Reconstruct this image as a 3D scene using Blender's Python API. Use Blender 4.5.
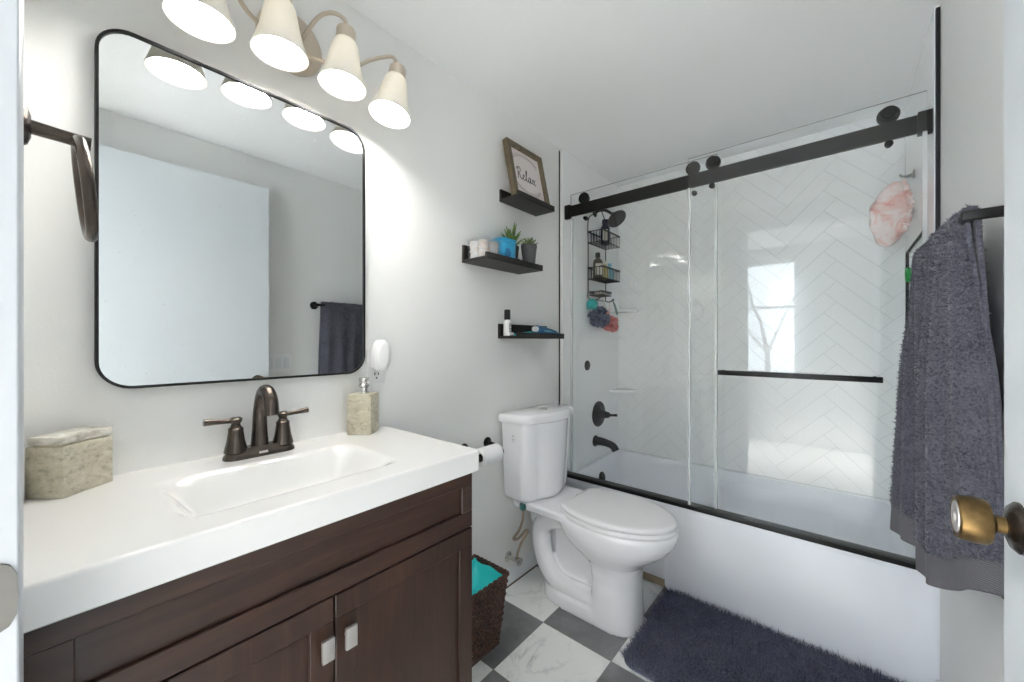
import bpy, bmesh, math, random
import numpy as np
from mathutils import Vector, Matrix

for o in list(bpy.data.objects):
    bpy.data.objects.remove(o)
S = bpy.context.scene
COL = S.collection
PI = math.pi
R = math.radians

# ------------------------------------------------------------------ camera
cd = bpy.data.cameras.new('camera')
cam = bpy.data.objects.new('camera', cd)
COL.objects.link(cam)
cam.location = (1.246, 0.0, 1.20)
cam.rotation_euler = (R(90), 0, R(40.27))
cd.sensor_width = 36.0
cd.lens = 387.0 / 1024 * 36
cd.clip_start = 0.02
S.camera = cam

# ------------------------------------------------------------------ world, light levels, exposure
S.view_settings.view_transform = 'Standard'
S.view_settings.look = 'None'
S.view_settings.gamma = 1.0
S.view_settings.use_curve_mapping = False
S.view_settings.exposure = 2.45
BULB = 12.5          # emission of the vanity bulbs
FILL = 5.6        # power of each added fill lamp in the room behind
SKY = 2.4
w = bpy.data.worlds.new('sky')
S.world = w
w.use_nodes = True
bg = w.node_tree.nodes['Background']
bg.inputs[0].default_value = (0.84, 0.92, 1.0, 1)
bg.inputs[1].default_value = SKY
S.cycles.caustics_reflective = False
S.cycles.caustics_refractive = False
S.cycles.max_bounces = 14
S.cycles.diffuse_bounces = 7
S.cycles.glossy_bounces = 6
S.cycles.transparent_max_bounces = 24
S.cycles.sample_clamp_indirect = 6.0


def area(name, loc, rot, sx, sy, power, col):
    l = bpy.data.lights.new(name, 'AREA')
    l.shape = 'RECTANGLE'
    l.size, l.size_y = sx, sy
    l.energy = power
    l.color = col
    o = bpy.data.objects.new(name, l)
    COL.objects.link(o)
    o.location = loc
    o.rotation_euler = rot
    return o


# daylight entering by the bedroom window behind the doorway (stands outside the pane)
area('window_daylight', (0.41, -1.86, 1.45), (R(90), 0, R(180)), 0.9, 1.4, 145.0, (0.92, 0.96, 1.0))

# added unseen fill lamps: the bedroom's pale floor bounces their light into the bathroom
for dx in (0.45, 1.25, 2.0):
    l = area('fill_lamp', (dx, -1.05, 2.29), (0, 0, 0), 0.13, 0.13, FILL, (1.0, 0.985, 0.96))
    l.data.shape = 'DISK'
    l.data.spread = R(62)


# ------------------------------------------------------------------ materials
def lin(c):
    return tuple((v / 12.92 if v <= 0.04045 else ((v + 0.055) / 1.055) ** 2.4) for v in [x / 255.0 for x in c])


def L4(c):
    return (*lin(c), 1)


class N:
    def __init__(s, name):
        s.m = bpy.data.materials.new(name)
        s.m.use_nodes = True
        s.t = s.m.node_tree
        s.b = s.t.nodes['Principled BSDF']
        s.out = s.t.nodes['Material Output']
        s.co = None

    def new(s, ty, **k):
        n = s.t.nodes.new(ty)
        for a, v in k.items():
            setattr(n, a, v)
        return n

    def link(s, a, b):
        s.t.links.new(a, b)

    def coord(s, scale=(1, 1, 1), rot=(0, 0, 0), which='Object'):
        tc = s.new('ShaderNodeTexCoord')
        mp = s.new('ShaderNodeMapping')
        mp.inputs['Scale'].default_value = scale
        mp.inputs['Rotation'].default_value = rot
        s.link(tc.outputs[which], mp.inputs[0])
        return mp.outputs[0]

    def noise(s, vec, scale, detail=4, rough=0.55, dist=0.0):
        n = s.new('ShaderNodeTexNoise')
        n.inputs['Scale'].default_value = scale
        n.inputs['Detail'].default_value = detail
        n.inputs['Roughness'].default_value = rough
        n.inputs['Distortion'].default_value = dist
        s.link(vec, n.inputs['Vector'])
        return n.outputs[0]

    def ramp(s, fac, stops, interp='LINEAR'):
        n = s.new('ShaderNodeValToRGB')
        n.color_ramp.interpolation = interp
        e = n.color_ramp.elements
        while len(e) < len(stops):
            e.new(0.5)
        for i, (p, c) in enumerate(stops):
            e[i].position = p
            e[i].color = c if len(c) == 4 else (*c, 1)
        s.link(fac, n.inputs[0])
        return n.outputs[0]

    def math(s, op, a, b=None, c=None):
        n = s.new('ShaderNodeMath', operation=op)
        for i, v in enumerate((a, b, c)):
            if v is None:
                continue
            if isinstance(v, (int, float)):
                n.inputs[i].default_value = v
            else:
                s.link(v, n.inputs[i])
        return n.outputs[0]

    def mix(s, fac, a, b):
        n = s.new('ShaderNodeMix', data_type='RGBA')
        for idx, v in ((0, fac), (6, a), (7, b)):
            if isinstance(v, (int, float)):
                n.inputs[idx].default_value = v
            elif isinstance(v, tuple):
                n.inputs[idx].default_value = v
            else:
                s.link(v, n.inputs[idx])
        return n.outputs[2]

    def bump(s, h, strength=0.2, dist=0.01):
        n = s.new('ShaderNodeBump')
        n.inputs['Strength'].default_value = strength
        n.inputs['Distance'].default_value = dist
        s.link(h, n.inputs['Height'])
        s.link(n.outputs[0], s.b.inputs['Normal'])
        return n


def plain(name, c, rough=0.5, metal=0.0, bump=None, var=0.0, vscale=20, spec=0.5, coat=0.0, sheen=0.0):
    n = N(name)
    n.b.inputs['Base Color'].default_value = L4(c)
    n.b.inputs['Roughness'].default_value = rough
    n.b.inputs['Metallic'].default_value = metal
    n.b.inputs['Specular IOR Level'].default_value = spec
    n.b.inputs['Coat Weight'].default_value = coat
    n.b.inputs['Sheen Weight'].default_value = sheen
    if bump or var:
        v = n.coord()
    if var:
        f = n.noise(v, vscale, 5)
        lo = tuple(x * (1 - var) for x in lin(c))
        hi = tuple(min(1, x * (1 + var)) for x in lin(c))
        n.link(n.ramp(f, [(0.3, lo), (0.7, hi)]), n.b.inputs['Base Color'])
    if bump:
        n.bump(n.noise(v, bump[0], 3), bump[1], bump[2])
    return n.m


def emit(name, c, s):
    n = N(name)
    n.b.inputs['Base Color'].default_value = (0.8, 0.8, 0.8, 1)
    n.b.inputs['Emission Color'].default_value = (*c, 1)
    n.b.inputs['Emission Strength'].default_value = s
    return n.m


M = {}
M['wall'] = plain('wall_paint', (236, 236, 234), 0.55, bump=(170, 0.12, 0.004), spec=0.35)
M['ceiling'] = plain('ceiling_paint', (245, 246, 246), 0.7, bump=(120, 0.15, 0.004), spec=0.2)
M['trim'] = plain('trim_paint', (228, 231, 234), 0.35)
M['jamb'] = plain('trim_paint_dimmed', (196, 200, 205), 0.4)  # trim paint darkened for casing and jamb, offsetting the strong doorway light
M['door'] = plain('door_paint', (226, 230, 233), 0.32)
M['surround'] = plain('surround_panel', (245, 246, 246), 0.16, spec=0.5)
M['acrylic'] = plain('tub_acrylic', (238, 240, 246), 0.3)
M['porcelain'] = plain('porcelain', (240, 240, 243), 0.08, coat=0.6)
M['seat'] = plain('toilet_seat_plastic', (238, 238, 240), 0.18)
M['counter'] = plain('cultured_marble', (228, 228, 227), 0.13, coat=0.3)
M['black'] = plain('matte_black_metal', (20, 19, 19), 0.38, 0.3)
M['blackedge'] = plain('black_edge', (14, 13, 13), 0.5)
M['bronze'] = plain('oil_rubbed_bronze', (86, 78, 72), 0.27, 0.85, var=0.25, vscale=25)
M['nickel'] = plain('brushed_nickel', (204, 192, 176), 0.38, 0.55)
M['chrome'] = plain('satin_chrome', (215, 214, 210), 0.22, 0.9)
M['knobnickel'] = plain('satin_nickel', (196, 192, 188), 0.38, 0.75)
M['brass'] = plain('aged_brass', (122, 98, 62), 0.33, 0.9, var=0.4, vscale=55)
M['steelbraid'] = plain('braided_steel', (170, 155, 135), 0.35, 0.6, bump=(900, 0.6, 0.003))
M['shelf'] = plain('dark_stained_shelf', (30, 27, 25), 0.48, var=0.25, vscale=30)
M['bluegreen'] = plain('teal_nut_plastic', (40, 98, 96), 0.35)
M['teal'] = plain('teal_plastic', (36, 182, 178), 0.35)
M['white'] = plain('white_plastic', (240, 240, 240), 0.3)
M['paper'] = plain('tissue_paper', (244, 244, 244), 0.85, bump=(300, 0.25, 0.003))
M['blackpl'] = plain('black_plastic', (18, 18, 19), 0.3)
M['greypot'] = plain('grey_clay_pot', (88, 88, 90), 0.6)
M['blackpot'] = plain('black_pot', (22, 22, 24), 0.45)
M['soil'] = plain('potting_soil', (58, 44, 34), 0.95, bump=(120, 0.8, 0.01))
M['bluebox'] = plain('bright_blue_plastic', (44, 170, 216), 0.28, var=0.12, vscale=40)
M['blueflat'] = plain('blue_print', (22, 112, 170), 0.4)
M['tube'] = plain('toothpaste_blue', (28, 104, 150), 0.35)
M['caddy'] = plain('caddy_wire', (42, 38, 36), 0.4, 0.5)
M['navybottle'] = plain('navy_bottle', (28, 30, 62), 0.25)
M['brownbottle'] = plain('brown_bottle', (88, 78, 62), 0.3)
M['label'] = plain('cream_label', (226, 222, 208), 0.5)
M['amber'] = plain('pale_yellow_bottle', (206, 190, 132), 0.3)
M['skyblue'] = plain('light_blue_plastic', (150, 205, 222), 0.35)
M['loofgrey'] = plain('slate_mesh', (86, 92, 118), 0.7, sheen=0.3)
M['loofpink'] = plain('pink_mesh', (222, 128, 124), 0.7, sheen=0.3)
M['greenbr'] = plain('grey_green_plastic', (112, 132, 122), 0.4)
M['peach'] = plain('salmon_plastic', (214, 148, 126), 0.45)
M['basebrown'] = plain('tan_base_strip', (142, 126, 104), 0.6)
M['caulkdark'] = plain('floor_gap', (92, 80, 66), 0.8)
M['ink'] = plain('dark_ink', (52, 46, 48), 0.8)
M['inkpale'] = plain('pale_ink', (178, 168, 166), 0.8)
M['greymark'] = plain('grey_mark', (186, 188, 194), 0.4)
M['gloom'] = plain('bedroom_paint', (196, 197, 198), 0.7)
M['carpet'] = plain('bedroom_carpet', (238, 236, 232), 0.95, bump=(400, 0.5, 0.006))
M['bark'] = plain('tree_bark', (130, 124, 118), 0.9)
M['leafgreen'] = plain('bright_green', (46, 168, 78), 0.4)
M['hookgrey'] = plain('grey_hook_plastic', (150, 150, 148), 0.35)
M['strike'] = plain('worn_steel', (126, 124, 120), 0.42, 0.7)
M['rubber'] = plain('dark_rubber', (40, 40, 44), 0.6)
M['baggreen'] = None

# floor: marble and slate squares
n = N('marble_and_slate_tiles')
tc = n.new('ShaderNodeTexCoord')
sp = n.new('ShaderNodeSeparateXYZ')
n.link(tc.outputs['Object'], sp.inputs[0])
T = 0.3115
u = n.math('DIVIDE', n.math('SUBTRACT', sp.outputs[0], 0.2805 - 10 * T), T)
v = n.math('DIVIDE', n.math('SUBTRACT', sp.outputs[1], 1.0345 - 10 * T), T)
par = n.math('MODULO', n.math('ADD', n.math('FLOOR', u), n.math('FLOOR', v)), 2.0)   # 0 = marble
fu, fv = n.math('FRACT', u), n.math('FRACT', v)


def edge(f):
    return n.math('MINIMUM', f, n.math('SUBTRACT', 1.0, f))


gap = n.math('LESS_THAN', n.math('MINIMUM', edge(fu), edge(fv)), 0.004)
vec = n.coord()
warp = n.noise(vec, 3.6, 5, 0.6, 0.9)
vein = n.math('ADD', n.math('ABSOLUTE', n.math('SUBTRACT', warp, 0.5)), n.math('MULTIPLY', n.math('MAXIMUM', n.math('SUBTRACT', n.noise(vec, 4.2, 3), 0.42), 0.0), 0.22))
marble = n.ramp(vein, [(0.0, L4((176, 180, 180))), (0.012, L4((208, 211, 210))), (0.05, L4((229, 231, 229))), (1.0, L4((234, 235, 233)))])
cl = n.noise(vec, 7, 8, 0.65, 0.6)
slate = n.ramp(cl, [(0.25, L4((96, 98, 102))), (0.5, L4((118, 119, 121))), (0.75, L4((140, 140, 141)))])
c = n.mix(par, marble, slate)
c = n.mix(gap, c, L4((120, 120, 118)))
n.link(c, n.b.inputs['Base Color'])
n.b.inputs['Roughness'].default_value = 0.32
M['floor'] = n.m

# cabinet wood (grain along z for doors, along y for rails)
for key, sc in (('wood_v', (26, 26, 2.2)), ('wood_h', (26, 2.2, 26))):
    n = N('dark_cherry_' + key)
    vec = n.coord(sc)
    g = n.noise(vec, 1.6, 8, 0.62, 0.9)
    vec2 = n.coord((3, 3, 3))
    big = n.noise(vec2, 1.5, 3)
    c1 = n.ramp(g, [(0.25, L4((40, 27, 21))), (0.5, L4((56, 38, 31))), (0.78, L4((70, 49, 39)))])
    c2 = n.ramp(g, [(0.25, L4((48, 32, 25))), (0.75, L4((80, 54, 41)))])
    n.link(n.mix(n.ramp(big, [(0.45, (0, 0, 0)), (0.75, (1, 1, 1))]), c1, c2), n.b.inputs['Base Color'])
    n.b.inputs['Roughness'].default_value = 0.34
    n.bump(g, 0.05, 0.003)
    M[key] = n.m

# travertine
n = N('travertine_stone')
vec = n.coord((1, 1, 1.6))
g = n.noise(vec, 20, 9, 0.68, 0.35)
f2 = n.noise(vec, 60, 6, 0.7)
c = n.ramp(g, [(0.24, L4((122, 114, 96))), (0.40, L4((178, 171, 150))), (0.58, L4((200, 195, 176))), (0.75, L4((220, 216, 202)))])
c = n.mix(n.ramp(f2, [(0.3, (0.55, 0.55, 0.55)), (0.5, (0, 0, 0))]), c, L4((92, 88, 76)))
n.link(c, n.b.inputs['Base Color'])
n.b.inputs['Roughness'].default_value = 0.5
n.bump(f2, 0.25, 0.003)
M['stone'] = n.m
n = N('pale_travertine_lid')
vec = n.coord((1, 1, 2))
g = n.noise(vec, 22, 9, 0.68, 1.0)
n.link(n.ramp(g, [(0.3, L4((150, 142, 128))), (0.5, L4((206, 202, 192))), (0.7, L4((230, 228, 222)))]), n.b.inputs['Base Color'])
n.b.inputs['Roughness'].default_value = 0.22
M['stonelid'] = n.m

# mirror with dust specks
n = N('mirror_silver')
n.b.inputs['Metallic'].default_value = 1.0
n.b.inputs['Roughness'].default_value = 0.015
vec = n.coord()
sx = n.noise(vec, 260, 2, 0.5)
area_n = n.noise(vec, 5, 3, 0.5)
speck = n.math('MULTIPLY', n.math('GREATER_THAN', sx, 0.73), n.math('GREATER_THAN', area_n, 0.5))
n.b.inputs['Base Color'].default_value = (0.70, 0.72, 0.72, 1)
dif = n.new('ShaderNodeBsdfDiffuse')
dif.inputs[0].default_value = (0.8, 0.8, 0.8, 1)
ms = n.new('ShaderNodeMixShader')
n.link(n.math('MULTIPLY', speck, 0.5), ms.inputs[0])
n.link(n.b.outputs[0], ms.inputs[1])
n.link(dif.outputs[0], ms.inputs[2])
n.link(ms.outputs[0], n.out.inputs[0])
M['mirror'] = n.m


# sheet glass: clear with a Schlick reflection on each face
def sheet_glass(name, tint, base=0.05):
    n = N(name)
    n.t.nodes.remove(n.b)
    tr = n.new('ShaderNodeBsdfTransparent')
    tr.inputs[0].default_value = (*tint, 1)
    gl = n.new('ShaderNodeBsdfGlossy')
    gl.inputs['Roughness'].default_value = 0.01
    gl.inputs[0].default_value = (1, 1, 1, 1)
    lw = n.new('ShaderNodeLayerWeight')
    lw.inputs[0].default_value = 0.5
    p = n.math('POWER', lw.outputs['Facing'], 5.0)
    f = n.math('ADD', base, n.math('MULTIPLY', p, 1 - base))
    ms = n.new('ShaderNodeMixShader')
    n.link(f, ms.inputs[0])
    n.link(tr.outputs[0], ms.inputs[1])
    n.link(gl.outputs[0], ms.inputs[2])
    n.link(ms.outputs[0], n.out.inputs[0])
    return n.m


M['glass'] = sheet_glass("shower_glass", (0.985, 0.992, 0.99), 0.024)
M['clear'] = sheet_glass('clear_plastic', (0.95, 0.96, 0.97), 0.06)
def tinted_sheet(name, c, clear):
    n = N(name)
    tr = n.new('ShaderNodeBsdfTransparent')
    ms = n.new('ShaderNodeMixShader')
    ms.inputs[0].default_value = clear
    n.b.inputs['Base Color'].default_value = L4(c)
    n.b.inputs['Roughness'].default_value = 0.15
    n.link(n.b.outputs[0], ms.inputs[1])
    n.link(tr.outputs[0], ms.inputs[2])
    n.link(ms.outputs[0], n.out.inputs[0])
    return n.m


M['glassedge'] = tinted_sheet('glass_cut_edge', (96, 112, 106), 0.35)
M['seal'] = tinted_sheet('clear_vinyl_seal', (244, 246, 247), 0.5)
M['pane'] = sheet_glass('window_glass', (0.97, 0.98, 0.98), 0.04)

# glass shade: frosted, lets the bulb through
n = N('frosted_shade')
n.t.nodes.remove(n.b)
d = n.new('ShaderNodeBsdfDiffuse')
d.inputs[0].default_value = L4((244, 240, 230))
t_ = n.new('ShaderNodeBsdfTranslucent')
t_.inputs[0].default_value = L4((246, 242, 232))
g_ = n.new('ShaderNodeBsdfGlossy')
g_.inputs['Roughness'].default_value = 0.25
m1 = n.new('ShaderNodeMixShader')
m1.inputs[0].default_value = 0.034
n.link(d.outputs[0], m1.inputs[1])
n.link(t_.outputs[0], m1.inputs[2])
m2 = n.new('ShaderNodeMixShader')
m2.inputs[0].default_value = 0.05
n.link(m1.outputs[0], m2.inputs[1])
n.link(g_.outputs[0], m2.inputs[2])
n.link(m2.outputs[0], n.out.inputs[0])
M['shade'] = n.m
M['bulb'] = emit('bulb_glow', (1.0, 0.982, 0.955), BULB)
M['fill_glow'] = emit('fill_lamp_lens', (1.0, 0.98, 0.95), 0.8)  # glowing lens of the added fill lamps

# fabrics
for key, ca, cb, sc in (('towel', (48, 48, 60), (108, 108, 118), 230), ('mat', (42, 50, 86), (126, 130, 148), 150)):
    n = N(key + '_terry')
    vec = n.coord()
    g = n.noise(vec, sc, 3, 0.6)
    b2 = n.noise(vec, 14, 4, 0.6)
    c = n.ramp(g, [(0.32, L4(ca)), (0.68, L4(cb))])
    c = n.mix(n.ramp(b2, [(0.35, (0, 0, 0)), (0.7, (0.45, 0.45, 0.45))]), c, L4(cb))
    n.link(c, n.b.inputs['Base Color'])
    n.b.inputs['Roughness'].default_value = 0.95
    n.b.inputs['Sheen Weight'].default_value = 0.25
    n.b.inputs['Specular IOR Level'].default_value = 0.1
    M[key] = n.m
n = N('towel_woven_band')
vec = n.coord((1, 1, 1))
wv = n.new('ShaderNodeTexWave')
wv.bands_direction = 'Z'
wv.inputs['Scale'].default_value = 75
wv.inputs['Distortion'].default_value = 0.6
n.link(vec, wv.inputs[0])
n.link(n.ramp(wv.outputs[0], [(0.2, L4((84, 83, 88))), (0.8, L4((116, 114, 118)))]), n.b.inputs['Base Color'])
n.b.inputs['Roughness'].default_value = 0.9
n.bump(wv.outputs[0], 0.4, 0.003)
M['band'] = n.m

for key, lo, hi in (('loofgrey', (44, 50, 78), (140, 146, 170)), ('loofpink', (190, 84, 84), (246, 180, 172))):
    n = N(key + '_net')
    g = n.noise(n.coord(), 48, 3, 0.6)
    n.link(n.ramp(g, [(0.36, L4(lo)), (0.64, L4(hi))]), n.b.inputs['Base Color'])  # highlights and dark gaps of the crumpled net painted in as noise
    n.b.inputs['Roughness'].default_value = 0.7
    M[key] = n.m

# wicker
n = N('woven_rattan')
vec = n.coord()
g = n.noise(vec, 90, 5, 0.6, 0.5)
n.link(n.ramp(g, [(0.28, L4((30, 18, 14))), (0.5, L4((66, 40, 30))), (0.72, L4((110, 72, 52)))]), n.b.inputs['Base Color'])
n.b.inputs['Roughness'].default_value = 0.5
M['wicker'] = n.m

# bag
n = N('turquoise_bag_film')
n.b.inputs['Base Color'].default_value = L4((64, 214, 214))
n.b.inputs['Roughness'].default_value = 0.25
M['bag'] = n.m

# leaves
n = N('succulent_leaf')
vec = n.coord()
g = n.noise(vec, 45, 3)
n.link(n.ramp(g, [(0.3, L4((58, 86, 36))), (0.55, L4((104, 136, 62))), (0.78, L4((186, 184, 104)))]), n.b.inputs['Base Color'])
n.b.inputs['Roughness'].default_value = 0.4
M['leaf'] = n.m
n = N('grey_green_leaf')
vec = n.coord()
g = n.noise(vec, 55, 3)
n.link(n.ramp(g, [(0.3, L4((70, 96, 52))), (0.6, L4((142, 160, 106))), (0.8, L4((200, 200, 160)))]), n.b.inputs['Base Color'])
n.b.inputs['Roughness'].default_value = 0.45
M['leafb'] = n.m

# shower cap film
n = N('pink_marbled_film')
vec = n.coord((1, 1, 1.3))
g = n.noise(vec, 9, 4, 0.6, 1.2)
n.link(n.ramp(g, [(0.44, L4((246, 232, 228))), (0.56, L4((242, 200, 192))), (0.70, L4((228, 136, 128)))]), n.b.inputs['Base Color'])
n.b.inputs['Roughness'].default_value = 0.25
M['cap'] = n.m

# cotton rounds behind clear plastic
n = N('cotton_pads')
vec = n.coord()
g = n.noise(vec, 38, 4, 0.6)
n.link(n.ramp(g, [(0.42, L4((246, 244, 242))), (0.6, L4((238, 222, 212))), (0.75, L4((220, 184, 166)))]), n.b.inputs['Base Color'])
n.b.inputs['Roughness'].default_value = 0.9
M['cotton'] = n.m

# print paper
M['print'] = plain('print_paper', (232, 224, 222), 0.7, var=0.04, vscale=8)
n = N('weathered_frame_wood')
vec = n.coord((4, 30, 4))
g = n.noise(vec, 2.2, 6, 0.6)
n.link(n.ramp(g, [(0.3, L4((84, 74, 56))), (0.7, L4((132, 118, 92)))]), n.b.inputs['Base Color'])
n.b.inputs['Roughness'].default_value = 0.6
M['framewood'] = n.m


# ------------------------------------------------------------------ mesh helpers
class B:
    def __init__(s):
        s.bm = bmesh.new()

    def box(s, x0, y0, z0, x1, y1, z1, bev=0.0, seg=2):
        c = [(x, y, z) for x in (x0, x1) for y in (y0, y1) for z in (z0, z1)]
        vs = [s.bm.verts.new(p) for p in c]
        fs = [(0, 1, 3, 2), (4, 6, 7, 5), (0, 4, 5, 1), (2, 3, 7, 6), (0, 2, 6, 4), (1, 5, 7, 3)]
        faces = [s.bm.faces.new([vs[i] for i in f]) for f in fs]
        if bev > 0:
            es = list({e for f in faces for e in f.edges})
            bmesh.ops.bevel(s.bm, geom=es, offset=bev, segments=seg, affect='EDGES', profile=0.5)
        return s

    def loft(s, rings, cap0=True, cap1=True, closed=True):
        rv = [[s.bm.verts.new(p) for p in r] for r in rings]
        k = len(rv[0])
        for a, b in zip(rv[:-1], rv[1:]):
            for i in range(k if closed else k - 1):
                j = (i + 1) % k
                s.bm.faces.new((a[i], a[j], b[j], b[i]))
        if cap0:
            s.bm.faces.new(list(reversed(rv[0])))
        if cap1:
            s.bm.faces.new(rv[-1])
        return s

    def frame(s, d):
        d = Vector(d).normalized()
        h = Vector((0, 0, 1)) if abs(d.z) < 0.9 else Vector((1, 0, 0))
        a = d.cross(h).normalized()
        return a, d.cross(a).normalized()

    def cyl(s, p0, p1, r0, r1=None, k=24, cap=True):
        p0, p1 = Vector(p0), Vector(p1)
        r1 = r0 if r1 is None else r1
        a, b = s.frame(p1 - p0)
        rings = [[p + a * (r * math.cos(2 * PI * i / k)) + b * (r * math.sin(2 * PI * i / k)) for i in range(k)] for p, r in ((p0, r0), (p1, r1))]
        return s.loft(rings, cap, cap)

    def lathe(s, prof, c, axis=(0, 0, 1), k=32, cap0=True, cap1=True, sq=None):
        """prof: [(radius, distance along the axis)]"""
        c = Vector(c)
        ax = Vector(axis).normalized()
        a, b = s.frame(ax)
        rings = []
        for r, h in prof:
            r = max(r, 1e-5)
            rings.append([c + ax * h + a * (r * math.cos(2 * PI * i / k)) + b * (r * math.sin(2 * PI * i / k)) for i in range(k)])
        return s.loft(rings, cap0, cap1)

    def tube(s, pts, r, k=10, closed=False, flat=None):
        pts = [Vector(p) for p in pts]
        m = len(pts)
        rs = r if isinstance(r, (list, tuple)) else [r] * m
        tang = []
        for i in range(m):
            if closed:
                t = pts[(i + 1) % m] - pts[i - 1]
            else:
                t = pts[min(i + 1, m - 1)] - pts[max(i - 1, 0)]
            tang.append(t.normalized())
        a, _ = s.frame(tang[0])
        rings = []
        for i in range(m):
            t = tang[i]
            a = (a - t * a.dot(t)).normalized()
            b = t.cross(a)
            fl = 1.0 if flat is None else flat
            rings.append([pts[i] + a * (rs[i] * math.cos(2 * PI * j / k)) + b * (rs[i] * fl * math.sin(2 * PI * j / k)) for j in range(k)])
        if closed:
            rings.append(rings[0])
            s.loft(rings, False, False)
            bmesh.ops.remove_doubles(s.bm, verts=s.bm.verts, dist=1e-6)
        else:
            s.loft(rings)
        return s

    def prism(s, poly, fn, d0, d1):
        """poly of 2-D points, fn(u, v, d) -> 3-D point"""
        return s.loft([[fn(u, v, d0) for u, v in poly], [fn(u, v, d1) for u, v in poly]])

    def grid(s, f, nu, nv, closed_u=False):
        vs = [[s.bm.verts.new(f(i / (nu - (0 if closed_u else 1)), j / (nv - 1))) for j in range(nv)] for i in range(nu)]
        for i in range(nu if closed_u else nu - 1):
            for j in range(nv - 1):
                k = (i + 1) % nu
                s.bm.faces.new((vs[i][j], vs[k][j], vs[k][j + 1], vs[i][j + 1]))
        return s

    def move(s, mat):
        bmesh.ops.transform(s.bm, matrix=mat, verts=s.bm.verts)
        return s


def spline(pts, n=8, closed=False):
    P = [Vector(p) for p in pts]
    m = len(P)
    out = []
    rng = range(m) if closed else range(m - 1)
    for i in rng:
        p0 = P[(i - 1) % m] if (closed or i > 0) else P[0]
        p1, p2 = P[i % m], P[(i + 1) % m]
        p3 = P[(i + 2) % m] if (closed or i + 2 < m) else P[-1]
        for k in range(n):
            t = k / n
            out.append(0.5 * ((2 * p1) + (p2 - p0) * t + (2 * p0 - 5 * p1 + 4 * p2 - p3) * t * t + (3 * p1 - p0 - 3 * p2 + p3) * t ** 3))
    if not closed:
        out.append(P[-1])
    return out


def lerpr(rs, n):
    """radii per control point spread as spline() spreads its points"""
    out = []
    for i in range(len(rs) - 1):
        for k in range(n):
            out.append(rs[i] + (rs[i + 1] - rs[i]) * k / n)
    return out + [rs[-1]]


ORG = {}


def thing(name, label, cat, loc, group=None):
    o = bpy.data.objects.new(name, None)
    o.empty_display_size = 0.05
    COL.objects.link(o)
    o.location = loc
    ORG[o.name] = Vector(loc)
    o['label'] = label
    o['category'] = cat
    if group:
        o['group'] = group
    return o


def tag(o, label, cat, group=None):
    o['label'] = label
    o['category'] = cat
    if group:
        o['group'] = group
    return o


def obj(name, b, m, parent=None, smooth=35, bevel=0.0, base=None, mats=None, sub=0):
    bm = b.bm
    bmesh.ops.recalc_face_normals(bm, faces=bm.faces)
    if parent is not None:
        org = ORG[parent.name]
    elif base is not None:
        org = Vector(base)
    else:
        xs = [v.co for v in bm.verts]
        lo = Vector([min(p[i] for p in xs) for i in range(3)])
        hi = Vector([max(p[i] for p in xs) for i in range(3)])
        org = Vector(((lo.x + hi.x) / 2, (lo.y + hi.y) / 2, lo.z))
    bmesh.ops.translate(bm, vec=-org, verts=bm.verts)
    me = bpy.data.meshes.new(name)
    bm.to_mesh(me)
    bm.free()
    o = bpy.data.objects.new(name, me)
    COL.objects.link(o)
    for mm in (mats or [m]):
        me.materials.append(M[mm] if isinstance(mm, str) else mm)
    if smooth:
        me.polygons.foreach_set('use_smooth', [True] * len(me.polygons))
        me.set_sharp_from_angle(angle=R(smooth))
    if parent is not None:
        o.parent = parent
    else:
        o.location = org
    ORG[o.name] = org
    if bevel:
        md = o.modifiers.new('bevel', 'BEVEL')
        md.width = bevel
        md.segments = 2
        md.limit_method = 'ANGLE'
        md.angle_limit = R(50)
        md.harden_normals = False
    if sub:
        md = o.modifiers.new('sub', 'SUBSURF')
        md.levels = md.render_levels = sub
    return o


def struct(name, b, m, parent=None, base=(0, 0, 0), **k):
    o = obj(name, b, m, parent, base=base, **k)
    if parent is None:
        o['kind'] = 'structure'
    return o


def raw_mesh(name, verts, faces, m, parent, smooth=True):
    """numpy vertices and faces, already in world coordinates"""
    org = ORG[parent.name]
    me = bpy.data.meshes.new(name)
    me.from_pydata((np.asarray(verts) - np.array(org)).tolist(), [], faces if isinstance(faces, list) else faces.tolist())
    me.update()
    me.materials.append(M[m])
    if smooth:
        me.polygons.foreach_set('use_smooth', [True] * len(me.polygons))
    o = bpy.data.objects.new(name, me)
    COL.objects.link(o)
    o.parent = parent
    ORG[o.name] = org
    return o


def solid(o, thick, offset=0.0):
    md = o.modifiers.new('solid', 'SOLIDIFY')
    md.thickness = thick
    md.offset = offset
    return o


def rrect(x0, x1, y0, y1, r, z, k=6):
    out = []
    for cx, cy, a0 in ((x1 - r, y1 - r, 0), (x0 + r, y1 - r, 90), (x0 + r, y0 + r, 180), (x1 - r, y0 + r, 270)):
        for i in range(k + 1):
            a = R(a0 + 90 * i / k)
            out.append((cx + r * math.cos(a), cy + r * math.sin(a), z))
    return out


def sstep(x):
    x = max(0.0, min(1.0, x))
    return x * x * (3 - 2 * x)


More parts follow.
